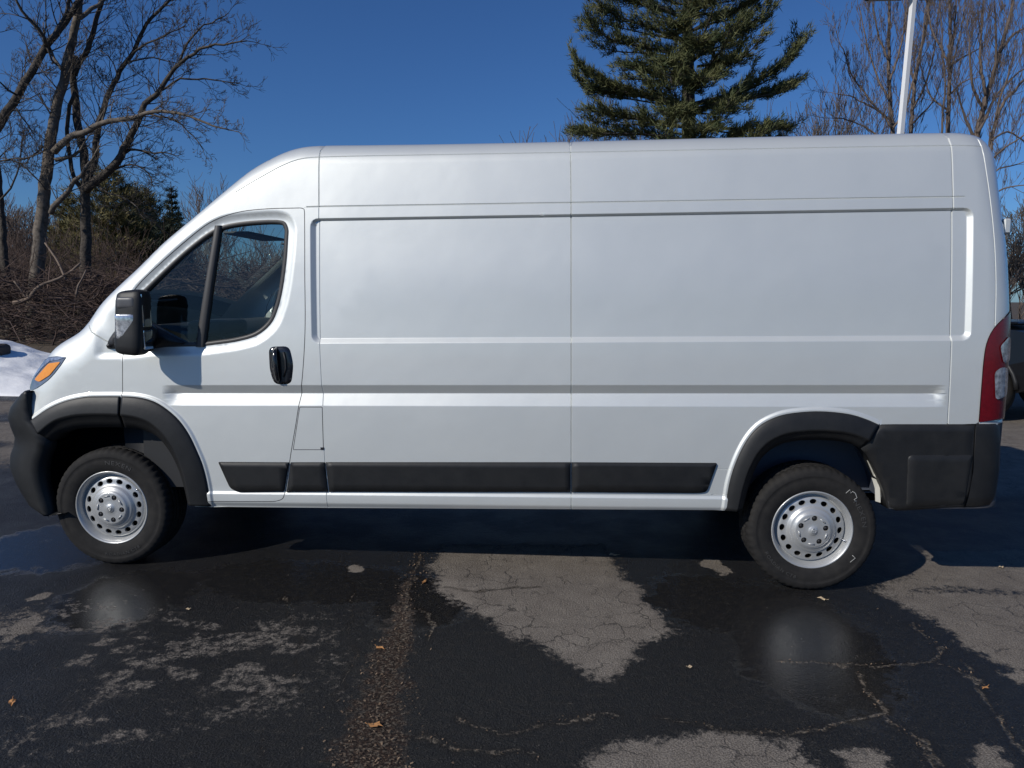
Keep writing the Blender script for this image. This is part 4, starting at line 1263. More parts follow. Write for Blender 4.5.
r1 = N('ShaderNodeMix'); LK(pd_, r1.inputs[0]); LK(wetr, r1.inputs[2]); r1.inputs[3].default_value = .055
r2 = N('ShaderNodeMix'); LK(math_('MAXIMUM', dry3, dbm), r2.inputs[0]); LK(r1.outputs[0], r2.inputs[2]); r2.inputs[3].default_value = .95
LK(r2.outputs[0], B.inputs['Roughness'])
sp = N('ShaderNodeMix'); LK(math_('MAXIMUM', dry3, dbm), sp.inputs[0]); sp.inputs[2].default_value = .22; LK(maprange(pd_, 0, 1, .20, .70), sp.inputs[2]); sp.inputs[3].default_value = .2
LK(sp.outputs[0], B.inputs['Specular IOR Level'])
bp1 = N('ShaderNodeBump'); bp1.inputs['Distance'].default_value = .004
LK(math_('SUBTRACT', 1.0, math_('MULTIPLY', pd_, .86)), bp1.inputs['Strength']); LK(math_('ADD', math_('MULTIPLY', n_agg, 1.5), math_('MULTIPLY', n_fine, 1.2)), bp1.inputs['Height'])
bp2 = N('ShaderNodeBump'); bp2.inputs['Distance'].default_value = .008; LK(math_('SUBTRACT', .8, math_('MULTIPLY', pd_, .68)), bp2.inputs['Strength']);
LK(math_('SUBTRACT', math_('MULTIPLY', n_mid, .7), math_('MULTIPLY', math_('MAXIMUM', crk, math_('MULTIPLY', alli, math_('MULTIPLY_ADD', dry3, .8, .12))), .8)), bp2.inputs['Height']); LK(bp1.outputs[0], bp2.inputs['Normal'])
LK(bp2.outputs[0], B.inputs['Normal'])
me.materials.append(gm_)

# earth and dead grass round the lot, out to the horizon
earth = mat('leafy_earth', (.05, .036, .025), .95, noise=(1.2, .25, (.11, .085, .055)), bump=[(14, .03)])
def ground_ring():
    mb = MB()
    h = 1500
    mb.add([(-h, -h, -.006), (h, -h, -.006), (h, h, -.006), (-h, h, -.006)], [(0, 1, 2, 3)], smooth=False)
    return mb.build('ground', earth)
tag(ground_ring(), kind='structure')
# leaf-strewn bank the brush lies on, beyond the end of the lot
bk = MB()
bx = np.linspace(-34, -1.5, 60); by = np.linspace(10.2, 40, 40)
BX, BY = np.meshgrid(bx, by, indexing='ij'); PB = np.stack([BX.ravel(), BY.ravel()], -1)
hz = .004 + .30 * sstep(10.3, 13, PB[:, 1]) * (.6 + .8 * fbm(PB, .5, 7)) * (1 - sstep(-5, -1.5, PB[:, 0]) * .99)
nb_ = 40
bk.add(np.stack([PB[:, 0], PB[:, 1], hz], -1), [(i * nb_ + j, i * nb_ + nb_ + j, i * nb_ + nb_ + j + 1, i * nb_ + j + 1) for i in range(59) for j in range(39)])
tag(bk.build('earth_bank', earth), kind='structure')

# ================================================================== TREES
def unit(v): return v / (np.linalg.norm(v) + 1e-12)
def twig(mb, p, d, L, r, lv, up=.25, nseg=4, wob=.22, kids=4, mt=0, rmin=.004):
    """one branch and what grows on it"""
    pts, dd = [p], unit(d)
    for i in range(nseg):
        dd = unit(dd + rng.normal(0, wob, 3) + np.array([0, 0, up * .35]))
        pts.append(pts[-1] + dd * L / nseg)
    pts = np.array(pts)
    rad = np.maximum(np.linspace(r, r * .35, nseg + 1), rmin)
    mb.tube(pts, rad, 3 if r < .02 else 5, mt, cap=False)
    if lv <= 0: return
    for k in range(kids):
        f = rng.uniform(.25, 1.0)
        i = min(int(f * nseg), nseg - 1); q = pts[i] + (pts[i + 1] - pts[i]) * (f * nseg - i)
        ax = unit(pts[i + 1] - pts[i])
        s = unit(np.cross(ax, rng.normal(0, 1, 3)))
        nd = unit(ax * rng.uniform(.7, 1.2) + s * rng.uniform(.5, 1.0) + np.array([0, 0, up]))
        twig(mb, q, nd, L * rng.uniform(.4, .65), r * rng.uniform(.42, .6), lv - 1, up, max(3, nseg - 1), wob, kids, mt, rmin)

def px_limb(pts, Y, dY=0.0):
    """points of a limb at depth Y; dY bends it toward or away from the lot as it goes out"""
    n = len(pts)
    return np.array([at(a, b, Y + dY * (i / max(n - 1, 1))) for i, (a, b) in enumerate(pts)])

def bare_tree(name, label, limbs, Y, matl, group, tw=dict(), stem_mt=None):
    """limbs: (pixel list, px width at start, at end, depth drift, twig spacing m, twig length m)"""
    base = None
    trunk, crown = MB(), MB()
    sc = None
    for li, (pl, w0, w1, dy, sp, tl_) in enumerate(limbs):
        P = spline(px_limb(pl, Y, dy), .22)
        dep = (P - CAM) @ _F
        w = np.linspace(w0, w1, len(P)) * dep / FPX / 2
        if li == 0:
            base = np.array([P[0][0], P[0][1], 0.0])
            if P[0][2] > .1:
                ext = np.array([P[0] + (P[0] - P[3]) * 0 + (base - P[0]) * q for q in np.linspace(1, 0, 6)[:-1]])
                P = np.vstack([ext, P]); w = np.concatenate([np.linspace(w[0] * 1.25, w[0], 5), w])
        jit = rng.normal(0, .012, P.shape); jit[0] = 0
        P = P + jit
        (trunk if li == 0 else crown).tube(P, w, 9 if w0 > 6 else 6, 0)
        if sp:
            L = np.concatenate([[0], np.cumsum(np.linalg.norm(np.diff(P, axis=0), axis=1))])
            s = L[-1] * .12 if li else L[-1] * .38
            sp_ = sp * tw.get('dense', 1)
            while s < L[-1]:
                i = min(np.searchsorted(L, s), len(P) - 2)
                ax = unit(P[i + 1] - P[i])
                sd = unit(np.cross(ax, rng.normal(0, 1, 3)))
                d = unit(ax * rng.uniform(.5, 1.2) + sd + np.array([0, 0, .25]))
                l_ = tl_ * rng.uniform(.5, 1.25) * (1.1 - .5 * s / L[-1])
                twig(crown, P[i], d, l_, min(w[i] * .45, tw.get('r', .018)), tw.get('lv', 2), tw.get('up', .2), 4, tw.get('wob', .2), tw.get('kids', 4), 0, tw.get('rmin', .004))
                s += sp_ * rng.uniform(.5, 1.5)
            twig(crown, P[-1], P[-1] - P[-2], tl_ * .8, w[-1] * .8, 2, .15, 4, .18, 4, 0, tw.get('rmin', .004))
    root = empty(name, base)
    for mb_, nm in ((trunk, 'trunk'), (crown, 'crown')):
        if mb_.k:
            mb_.move(Matrix.Translation(-Vector(base)))
            mb_.build(nm, matl, root)
    tag(root, label, 'tree', group)
    return root

LG = 'bare trees behind the brush pile'
bare_tree('bare_tree', 'bare leaning tree at the left edge whose trunk forks high above the snow', [
    ([(-52, 330), (-42, 240), (-22, 170), (0, 124), (17, 95), (34, 68), (46, 46), (59, 30), (71, 15), (84, -10), (100, -50)], 13, 4, 1.0, .5, 1.3),
    ([(46, 46), (43, 35), (34, 24), (24, 14), (14, -5), (8, -30)], 4, 1.6, -.8, .35, .9),
    ([(46, 44), (52, 60), (58, 66)], 2.5, 1.5, .3, 0, .3), ([(50, 40), (62, 22), (70, -5), (74, -30)], 4, 2, .8, .4, 1.0),
    ([(17, 95), (8, 90), (-6, 78), (-20, 70)], 2, 1, -.6, .3, .8), ([(16, 108), (26, 122), (34, 134)], 1.6, .8, .4, .25, .5),
    ([(-20, 168), (4, 160), (26, 158), (44, 150)], 2, 1, -.5, .25, .8)], 15.0, M['bark'], LG, dict(lv=3, kids=3, r=.02, dense=.55, rmin=.0042, wob=.12, up=.15))
bare_tree('bare_tree', 'slim dark trunk cut by the left edge above the brush', [
    ([(8, 292), (5, 262), (3, 235), (0, 197), (-4, 150), (-6, 90), (-14, 20)], 8, 3, .5, .6, 1.1),
    ([(0, 200), (12, 186), (20, 160), (24, 130)], 2, 1, .4, .3, .7)], 16.5, M['bark'], LG, dict(lv=2, kids=4, r=.016))
bare_tree('bare_tree', 'tall bare tree with a pale lit trunk standing in the brush', [
    ([(33, 310), (36.5, 275), (40, 240), (43, 206), (48, 159), (52, 132), (59, 95), (65, 76), (69.5, 51), (76, 25), (79.6, 0), (84, -40), (92, -90)], 14, 4.5, .6, .4, 1.2),
    ([(51, 213), (58, 202), (65, 193), (74, 182), (82, 174), (88, 164)], 6, 3, -.5, .5, .9),
    ([(54, 152), (60, 145), (67, 139), (77, 134), (86, 131), (103, 123), (120, 120), (141, 115), (154, 111), (172, 113), (194, 117), (212, 126), (228, 129)], 7, 1.4, -.6, .32, .9),
    ([(150, 114), (160, 117), (174, 119), (186, 129), (196, 139), (203, 150)], 2, 1, .4, .3, .7),
    ([(55, 160), (66, 158), (78, 153), (84, 142)], 4.5, 2, .3, .4, .8),
    ([(43, 146), (36, 152), (28, 158), (20, 160)], 2.5, 1, -.4, .25, .7), ([(46, 190), (38, 180), (28, 170), (14, 160), (0, 158)], 1.6, .8, -.5, .25, .7),
    ([(62, 70), (54, 58), (50, 48), (46, 40)], 3, 2, .2, .3, .7), ([(80, 18), (90, 10), (101, 2), (112, -12)], 5, 2.5, .6, .4, .9),
    ([(60, 92), (50, 80), (46, 76), (40, 68)], 1.8, .8, -.3, .2, .6), ([(58, 118), (48, 108), (36, 100), (22, 98)], 1.4, .7, -.4, .2, .6)], 15.6, M['bark_grey'], LG, dict(lv=3, kids=3, r=.018, dense=.55, rmin=.0042, wob=.12, up=.15))
bare_tree('bare_tree', 'bare tree with a dark trunk and wide limbs reaching toward the van roof', [
    ([(83, 300), (85, 268), (86, 240), (85, 206), (85.5, 174), (83, 150), (79, 129), (77, 119), (75, 95), (73, 64), (75, 55)], 11, 6, .3, 0, .8),
    ([(74, 75), (80, 62), (86, 54), (91.5, 39), (95, 25), (98, 15), (102, 2), (108, -25)], 6, 3, .4, .4, 1.0),
    ([(86, 190), (93, 182), (103, 176), (110, 170), (116, 163), (121, 155), (125, 148), (133, 131), (139, 118), (146.5, 102), (157, 93), (166.5, 80), (179, 64), (190, 56.5), (205, 47), (227, 44.7), (247, 41)], 9, 1.2, -.6, .3, .9),
    ([(179, 64), (183, 55), (188, 42), (201, 27), (212, 22), (225, 15)], 2.6, 1, .5, .3, .7), ([(160, 91), (170, 86), (181, 78), (192, 79), (212, 79), (237, 83)], 2.4, 1, .4, .3, .7),
    ([(88, 182), (92, 168), (95, 155), (98, 127), (101.6, 115), (108, 95), (117, 80), (121, 69), (130, 58), (135.5, 45.6), (143, 31), (152, 18), (170, 0), (182, -18)], 7, 2, .8, .32, 1.0),
    ([(132, 54), (142, 46), (150, 42), (166.5, 34.6), (185, 27)], 2.2, 1, -.4, .3, .7), ([(128, 62), (140, 59), (152, 58), (164, 61), (178, 63)], 1.8, .9, .3, .25, .6),
    ([(112, 90), (104, 85), (96, 72), (90, 65)], 1.2, .7, .2, .2, .5), ([(118, 80), (112, 60), (100, 50)], 1.4, .7, -.2, .2, .6),
    ([(75, 92), (70, 104), (67, 119), (68, 140), (70, 160), (74, 176), (82, 190)], 3.5, 4, .1, 0, .5), ([(116, 165), (128, 150), (140, 150), (152, 153), (168, 153)], 3.4, 1.4, -.5, .25, .8),
    ([(108, 172), (122, 166), (138, 166), (150, 175), (152, 186)], 2.4, 1, -.4, .25, .7), ([(97, 185), (106, 192), (120, 196), (134, 204), (140, 214)], 2, 1, -.5, .25, .8)], 16.2, M['bark'], LG, dict(lv=3, kids=3, r=.018, dense=.55, rmin=.0042, wob=.12, up=.15))

RG = 'bare trees behind the van roof'
RT = dict(lv=3, kids=3, r=.014, up=.75, wob=.07, rmin=.0055, dense=.75)
def rlimbs(main, extra): return [(main, 6, 2, .8, .5, 1.9)] + [(e, 2.2, .9, rng.uniform(-1.5, 1.5), .45, 1.6) for e in extra]
bare_tree('bare_tree', 'twin stemmed bare tree just left of the white light pole', rlimbs([(894, 300), (893, 200), (892, 128), (890, 100), (889, 73), (889, 40), (889, 0), (888, -60)],
    [[(889, 100), (878, 78), (872, 60), (866, 40), (860, 10)], [(892, 128), (880, 112), (868, 106), (850, 96), (838, 94)], [(891, 120), (876, 108), (864, 92), (850, 72), (846, 55), (838, 40)], [(890, 80), (897, 60), (904, 30), (908, 0)], [(889, 60), (880, 40), (874, 10), (870, -20)], [(893, 128), (905, 110), (911, 88), (916, 70), (922, 40), (926, 5)], [(894, 150), (870, 130), (848, 120), (832, 118)]]), 27.0, M['bark_red'], RG, RT)
bare_tree('bare_tree', 'slender bare tree just right of the white light pole', rlimbs([(911, 300), (911, 200), (911, 128), (913, 105), (915, 82), (918, 64), (922, 45), (927, 20), (932, -30)],
    [[(912, 110), (922, 92), (930, 70), (936, 40), (938, 10)], [(915, 82), (908, 60), (906, 30), (904, 0)], [(911, 125), (924, 112), (934, 100), (940, 84)]]), 30.0, M['bark_red'], RG, RT)
bare_tree('bare_tree', 'twin stemmed bare tree with a broom like crown midway between pole and van corner', rlimbs([(947, 300), (947, 200), (948, 128), (949.5, 73), (950, 46), (950, 0), (950, -50)],
    [[(941, 150), (942, 131), (944, 100), (945, 82), (943, 60), (942, 30), (938, -10)], [(949, 80), (957, 46), (962, 25), (966, -5)], [(950, 66), (962, 58), (976, 50), (984, 46)], [(949, 95), (960, 84), (972, 78)], [(947, 60), (940, 45), (932, 30), (926, 0)], [(948, 110), (934, 100), (928, 90), (922, 70)], [(950, 60), (954, 30), (958, -10)]]), 28.5, M['bark_red'], RG, RT)
bare_tree('bare_tree', 'large leaning bare tree rising beside the rear corner of the van', [(a, w0 * 1.5, w1, d, s, l) for a, w0, w1, d, s, l in rlimbs([(962, 300), (968, 200), (977, 135), (983, 110), (988, 91), (994, 72), (999, 55), (1006, 30), (1011.5, 9), (1020, -40)],
    [[(978, 132), (986, 118), (994, 100), (1004, 86), (1022, 70), (1040, 60)], [(990, 88), (996, 60), (996, 30), (994, 0)], [(975, 140), (966, 120), (960, 100), (956, 80)], [(984, 110), (974, 90), (970, 60), (968, 20)], [(1000, 52), (1012, 36), (1026, 26), (1040, 10)], [(986, 96), (980, 60), (982, 20), (984, -10)]])], 25.0, M['bark_red'], RG, RT)
bare_tree('bare_tree', 'bare tree with low spreading limbs at the right edge above the pickup', rlimbs([(978, 300), (984, 220), (990, 150), (996, 120), (1004, 102), (1013, 92), (1022, 82), (1045, 60)],
    [[(988, 165), (1002, 150), (1018, 140), (1036, 128)], [(984, 200), (1000, 190), (1014, 186), (1034, 184)], [(992, 140), (1006, 132), (1020, 138), (1036, 150)], [(996, 120), (1000, 100), (1010, 70), (1016, 40)], [(986, 185), (996, 170), (1012, 166), (1030, 160)]]), 23.0, M['bark_red'], RG, RT)

# faraway bare trees
def far_tree(px, top, Y, w, label, group, matl, spread=1.0):
    base = at(px, 296, Y); base[2] = 0
    h = (296 - top) / FPX * (Y - CAM[1]) + 1.6
    trunk, crown = MB(), MB()
    P = [np.zeros(3)]
    for i in range(8): P.append(P[-1] + np.array([rng.normal(0, .12), rng.normal(0, .12), h * .72 / 8]))
    P = np.array(P)
    trunk.tube(P, np.linspace(w, w * .3, 9), 6)
    for k in range(30):
        f = rng.uniform(.25, 1); i = min(int(f * 8), 7)
        a_ = rng.uniform(0, 2 * math.pi)
        d = np.array([math.cos(a_) * spread, math.sin(a_) * spread, rng.uniform(.6, 1.5)])
        twig(crown, P[i], d, h * (.42 - .2 * f) * rng.uniform(.7, 1.2), w * .35 * (1.15 - f), 2, .4, 4, .14, 5, 0, .014)
    root = empty('bare_tree', base)
    trunk.build('trunk', matl, root); crown.build('crown', matl, root)
    tag(root, label, 'tree', group)
far_tree(800, 98, 44, .20, 'pale bare tree far off between the pine and the light pole', 'faraway bare trees', M['bark_grey'])
far_tree(840, 84, 46, .18, 'thin faraway bare tree left of the light pole', 'faraway bare trees', M['bark_red'])
far_tree(553, 118, 42, .14, 'small faraway bare tree peeping over the roof left of the pine', 'faraway bare trees', M['bark_red'])
far_tree(618, 92, 46, .16, 'faraway bare tree seen through the lower left pine boughs', 'faraway bare trees', M['bark_grey'])
far_tree(1012, 205, 40, .16, 'low bare tree beyond the black pickup, nearest the van corner', 'faraway bare trees', M['bark_grey'], 1.3)
far_tree(1030, 185, 44, .2, 'low bare tree beyond the black pickup, cut by the right edge', 'faraway bare trees', M['bark_grey'], 1.3)
for i, (px, top, Y) in enumerate(((-14, 196, 40), (6, 190, 44), (22, 200, 38), (38, 196, 46), (64, 205, 50), (-40, 186, 42))):
    far_tree(px, top, Y, .15, 'faraway bare tree in the brown thicket behind the brush pile', 'thicket trees behind the brush', M['bark_red'], 1.2)
far_tree(206, 178, 52, .14, 'thin bare tree far off behind the van windshield pillar', 'faraway bare trees', M['bark_red'])

# leafless woods closing the view beyond the lot
wd_ = MB()
for i in range(900):
    y = rng.uniform(34, 52); x = rng.uniform(-34, 46)
    h = rng.uniform(1.5, 4.0)
    mb_d = np.array([rng.normal(0, .2), rng.normal(0, .2), 1])
    twig(wd_, np.array([x, y, 0]), mb_d, h, .04, 2, .4, 4, .10, 5, 0, .012)
tag(wd_.build('woods', M['bark_red']), 'far strip of leafless brown woods beyond the lot', 'woods', kind='stuff')

# ---- evergreens
def tufts(mb, centers, dirs, n, L, w, spread):
    """bundles of needles: thin triangles fanned round each direction"""
    c = np.repeat(centers, n, 0); d = np.repeat(dirs, n, 0)
    k = len(c)
    d = d + rng.normal(0, spread, (k, 3)); d /= np.linalg.norm(d, axis=1)[:, None]
    s = np.cross(d, rng.normal(0, 1, (k, 3))); s /= np.linalg.norm(s, axis=1)[:, None] + 1e-9
    l_ = L * rng.uniform(.6, 1.2, (k, 1))
    b = c + rng.normal(0, L * .18, (k, 3))
    V = np.stack([b - s * w, b + s * w, b + d * l_], 1).reshape(-1, 3)
    mb.add(V, np.arange(3 * k).reshape(-1, 3).tolist(), 0, smooth=False)

def bough(wood, leaf, P, r0, width, dens, L=.26, w=.016, n=10, lift=.35, start=.25):
    """a limb whose outer part carries side sprays of needles"""
    wood.tube(P, np.linspace(r0, r0 * .25, len(P)), 5)
    Ls = np.concatenate([[0], np.cumsum(np.linalg.norm(np.diff(P, axis=0), axis=1))]); T = Ls[-1]
    C, D = [], []
    k = int(dens * T)
    for _ in range(k):
        f = start + (1 - start) * rng.random() ** .8
        i = min(np.searchsorted(Ls, f * T), len(P) - 1); i = max(i, 1)
        p = P[i - 1] + (P[i] - P[i - 1]) * ((f * T - Ls[i - 1]) / (Ls[i] - Ls[i - 1] + 1e-9))
        ax = unit(P[i] - P[i - 1])
        sd = unit(np.cross(ax, [0, 0, 1])) * (1 if rng.random() < .5 else -1)
        wl = width * (.22 + .78 * math.sin(math.pi * min(1, .15 + .85 * (1 - f) + .12))) * rng.uniform(.2, 1.0)
        d = unit(sd * rng.uniform(.4, 1) + ax * rng.uniform(.5, 1.0) + np.array([0, 0, lift * rng.uniform(-.2, 1.2)]))
        m = max(2, int(wl / .16))
        q = p + d * wl
        if wl > .25: wood.tube([p, (p + q) / 2 + (0, 0, -.02), q], [.010, .008, .005], 3, cap=False)
        for t in np.linspace(.15, 1, m):
            C.append(p + d * wl * t + rng.normal(0, .05, 3)); D.append(unit(d + np.array([0, 0, .45])))
    if C: tufts(leaf, np.array(C), np.array(D), n, L, w, .45)

PY = 22.0
pb = at(688, 296, PY); pb[2] = 0
wood, stem, leaf = MB(), MB(), MB()
tp = np.array([[at(688, y_, PY)[0] + rng.normal(0, .03), PY, at(688, y_, PY)[2]] for y_ in (296, 240, 180, 140, 100, 60, 20, -20, -70, -130, -200)])
tp = np.vstack([[pb], tp])
stem.tube(tp, np.linspace(.34, .07, len(tp)), 10)
PB_ = [[(690, 42), (650, 28), (615, 15), (588, 4)], [(690, 58), (640, 46), (605, 38), (583, 22)], [(690, 84), (665, 76), (645, 70), (624, 64)], [(690, 108), (640, 96), (600, 84), (578, 70), (565, 54)],
       [(690, 104), (655, 98), (618, 94), (580, 90)], [(688, 128), (650, 120), (612, 116), (584, 108)], [(688, 140), (640, 134), (600, 134), (570, 132)], [(690, 32), (720, 16), (748, 6), (772, -10)],
       [(692, 62), (712, 44), (735, 32), (752, 28)], [(692, 84), (710, 70), (725, 62), (738, 60)], [(692, 104), (730, 94), (765, 78), (790, 62), (803, 48), (808, 32)], [(692, 110), (740, 100), (775, 94), (801, 82)],
       [(692, 130), (720, 128), (760, 130), (794, 128)], [(692, 114), (712, 108), (735, 110)], [(690, 20), (650, 6), (612, -4), (592, -16)], [(690, 12), (720, -4), (744, -14), (760, -30)], [(690, 70), (676, 66), (664, 62)], [(688, 30), (680, 26), (672, 20)], [(688, 90), (698, 84), (706, 76)], [(688, 120), (680, 116), (668, 112)], [(688, 10), (697, 6), (704, 0)], [(688, 52), (694, 48), (702, 42)], [(688, 138), (696, 132), (706, 128)]]
DY_ = [0, -.8, -1.5, .3, 1.4, -.6, .6, .2, -1.0, -1.4, .4, 1.2, .2, -1.2, .9, -.8, -2.2, -2.0, -2.4, -2.4, -1.8, -2.2, -2.6]
for pl, dy in zip(PB_, DY_):
    pl = [(pl[0][0] + (a - pl[0][0]) * .93, pl[0][1] + (b - pl[0][1]) * .93) for a, b in pl]
    P = spline(px_limb(pl, PY, dy), .25)
    bough(wood, leaf, P, .06, .85, 17, start=.10, n=12, w=.015)
    bough(wood, leaf, P + np.linspace(0, 1, len(P))[:, None] * np.array([0, .9 if dy < .5 else -.9, -.15]), .04, .7, 6, start=.3, n=12, w=.015)
for h, k, rr2 in [(2.6, 4, 2.6), (3.6, 5, 3.0), (4.8, 6, 3.2), (5.9, 6, 3.0), (6.9, 6, 2.9), (8.0, 6, 2.7), (9.0, 6, 2.5), (10.2, 6, 2.4), (11.4, 6, 2.1), (12.6, 6, 1.8), (13.8, 6, 1.5), (15.0, 6, 1.1), (16.0, 6, .7)]:
    for j in range(k):
        a_ = 2 * math.pi * (j + rng.random() * .8) / k
        if h < 10 and abs(math.cos(a_)) > .8: rr = rr2 * .62
        else: rr = rr2
        d = np.array([math.cos(a_), math.sin(a_), 0])
        p0 = np.array([pb[0], PY, h + rng.normal(0, .2)])
        P = spline([p0, p0 + d * rr * .5 + (0, 0, .15), p0 + d * rr * .85 + (0, 0, .40), p0 + d * rr + (0, 0, .75)], .25)
        bough(wood, leaf, P, .05, .8, 8, start=.15, n=12, w=.015)
pine = empty('pine_tree', pb)
def merge(a, b, mt=1):
    for i, v in enumerate(b.v): a.v.append(v); a.n.append(b.n[i])
    a.f += [[q + a.k for q in f] for f in b.f]; a.m += [mt] * len(b.f); a.smooth += b.smooth; a.k += b.k
merge(leaf, wood)
for mb_, nm, mt in ((stem, 'trunk', M['bark']), (leaf, 'crown', [M['pine'], M['bark']])):
    mb_.move(Matrix.Translation(-Vector(pb))); mb_.build(nm, mt, pine)
tag(pine, 'big dark green pine with upswept boughs rising behind the van roof', 'tree')

def conifer(name, label, px, top, Y, halfw_px, matl, loose=False, group=None):
    b = at(px, 296, Y); b[2] = 0
    dep = Y - CAM[1]
    h = (296 - top) / FPX * dep + 1.6; hw = halfw_px / FPX * dep
    wood, leaf, stem = MB(), MB(), MB()
    stem.tube([(0, 0, 0), (0, 0, h * .5), (0, 0, h * .97)], [h * .022, h * .014, .01], 8)
    nl = int(h / (.30 if not loose else .36))
    for i in range(nl):
        f = i / nl
        z = h * (.10 + .88 * f)
        rr = hw * (1.02 - f) * (rng.uniform(.55, 1.12) if loose else rng.uniform(.85, 1.08))
        if loose: rr = hw * math.sqrt(max(0.02, 1 - f ** 2.2)) * rng.uniform(.6, 1.1)
        for j in range(6 if not loose else 7):
            a_ = 2 * math.pi * (j + rng.random()) / 6
            d = np.array([math.cos(a_), math.sin(a_), 0])
            dz = (.18 if not loose else .35) * rr * rng.uniform(.4, 1.3)
            P = np.array([(0, 0, z), d * rr * .5 + (0, 0, z - (.10 * rr if not loose else -dz * .3)), d * rr + (0, 0, z + (dz * .3 if not loose else dz))])
            if rr > .1: bough(wood, leaf, P, .02, rr * (.42 if not loose else .6), 13 if not loose else 8, L=.20 if not loose else .30, w=.016, n=11, lift=.1 if not loose else .4, start=.12)
    root = empty(name, b)
    stem.build('trunk', M['bark'], root)
    merge(leaf, wood)
    leaf.build('crown', [matl, M['bark']], root)
    tag(root, label, 'tree', group)
    return root
conifer('spruce_tree', 'pointed dark spruce just left of the van windshield', 176, 180, 30, 26, M['spruce'])
EG = 'olive evergreens behind the brush'
conifer('evergreen_tree', 'olive green evergreen just right of the dark bare trunk', 112, 168, 25, 40, M['cedar'], True, EG)
conifer('evergreen_tree', 'low olive evergreen between the pale and the dark bare trunks', 74, 196, 26, 22, M['cedar'], True, EG)
conifer('evergreen_tree', 'low dark evergreen at the foot of the pointed spruce', 146, 190, 27, 34, M['cedar'], True, EG)
conifer('evergreen_tree', 'low dark evergreen half behind the white hood and windshield', 172, 226, 25, 22, M['spruce'], True, EG)

# ================================================================== BRUSH PILE, SNOW, HOUSE
bp_ = MB()
def heap(x, y):                                                # height of the pile
    return 2.15 * np.clip(1 - ((y - 15.6) / 3.1) ** 2, 0, 1) ** .6 * (.75 + .5 * fbm(np.array([[x, y]]), .55, 201)[0])
for i in range(5200):
    x = rng.uniform(-14.5, -.5); y = rng.uniform(12.6, 17.8)
    hh = heap(x, y)
    z = hh * rng.random() ** .45 + .05 + .12 * (rng.random() < .2)
    L = rng.gamma(2.2, .33) + .25
    a_ = rng.uniform(0, 2 * math.pi); e = rng.normal(.12, .38)
    d = np.array([math.cos(a_) * math.cos(e), math.sin(a_) * math.cos(e), math.sin(e)])
    r = rng.choice([.007, .010, .014, .024], p=[.42, .34, .18, .06])
    p = np.array([x, y, max(z, .05)]); q = p + d * L; q[2] = max(q[2], .04)
    bend = rng.normal(0, .08 * L, 3)
    bp_.tube([p, (p + q) / 2 + bend, q], [r, r * .8, r * .4], 3 if r < .02 else 5, 0, cap=False)
    if r < .012 and rng.random() < .4:
        twig(bp_, (p + q) / 2 + bend, d + rng.normal(0, .6, 3), L * .5, r * .7, 0, .1, 2)
tag(bp_.build('brush_pile', M['brush']), 'tangled heap of cut brown branches beyond the snow', 'brush pile', kind='stuff')
# shrubs standing up behind the heap
for i, (px, top, Y) in enumerate(((8, 262, 19), (26, 258, 20), (60, 268, 19.5), (100, 266, 19), (122, 262, 20), (-12, 256, 19))):
    b = at(px, 296, Y); b[2] = 0
    mb = MB(); h = (296 - top) / FPX * (Y + 3.9) + 1.6
    for k in range(26):
        a_ = rng.uniform(0, 6.28)
        twig(mb, np.array([rng.normal(0, .25), rng.normal(0, .25), 0]), np.array([math.cos(a_) * .45, math.sin(a_) * .45, 1]), h * rng.uniform(.7, 1.05), .013, 2, .25, 4, .13, 4, 0, .005)
    o = mb.build('bare_shrub', M['brush'], None, b)
    tag(o, 'twiggy leafless shrub standing in the thicket just behind the brush pile', 'shrub', 'leafless shrubs behind the brush pile')
fl = MB()
P = spline([at(14, 303, 13.6), at(28, 299, 13.6), at(36, 289, 13.6), at(44, 284, 13.7), at(58, 279, 13.8), at(70, 272, 13.9), (at(80, 264, 14.0))], .12)
fl.tube(P + rng.normal(0, .006, P.shape), np.linspace(.058, .028, len(P)), 8)
fl.tube(spline([at(27, 299, 13.6), at(21, 290, 13.55), at(14, 281, 13.5)], .1), .022, 6)
tag(fl.build('fallen_limb', M['deadwood']), 'thick pale broken limb lying across the front of the brush pile', 'branch')
fl = MB(); P = spline([at(76, 297, 13.3), at(78, 286, 13.3), at(82, 279, 13.4), at(86, 270, 13.5)], .1)
fl.tube(P, np.linspace(.03, .016, len(P)), 7); tag(fl.build('fallen_limb', M['deadwood']), 'short crooked limb poking upright out of the brush', 'branch')
fl = MB(); P = spline([at(66, 280, 14.2), at(58, 262, 14.4), at(50, 250, 14.6), at(45, 243, 14.8)], .1)
fl.tube(P, np.linspace(.032, .02, len(P)), 7); tag(fl.build('fallen_limb', M['deadwood']), 'slanting broken limb propped against the pale tree trunk', 'branch')

# snow heap at the edge of the lot
sn = MB()
u = np.linspace(0, 1, 90); v = np.linspace(0, 1, 60)
UU, VV = np.meshgrid(u, v, indexing='ij')
c0 = gp(-25, 398); c1 = gp(46, 392)
X = -10.2 + UU * 6.35; Yq = 6.45 + VV * 3.6
rX = np.clip((X + 10.2) / 6.35, 0, 1)
prof = np.sin(np.pi * np.clip(VV, 0, 1)) ** .75
lg = 1.02 * (1 - sstep(.25, 1.0, rX) * .93) * sstep(0, .12, rX + .02)
PQ = np.stack([X.ravel(), Yq.ravel()], -1)
Z = (prof * lg).ravel() * (.80 + .42 * fbm(PQ, .9, 301)) + (fbm(PQ, 5, 311) - .5) * .10 * prof.ravel()
Z = np.where((UU.ravel() < .005) | (UU.ravel() > .995) | (VV.ravel() < .005) | (VV.ravel() > .995), -.03, np.maximum(Z, -.02))
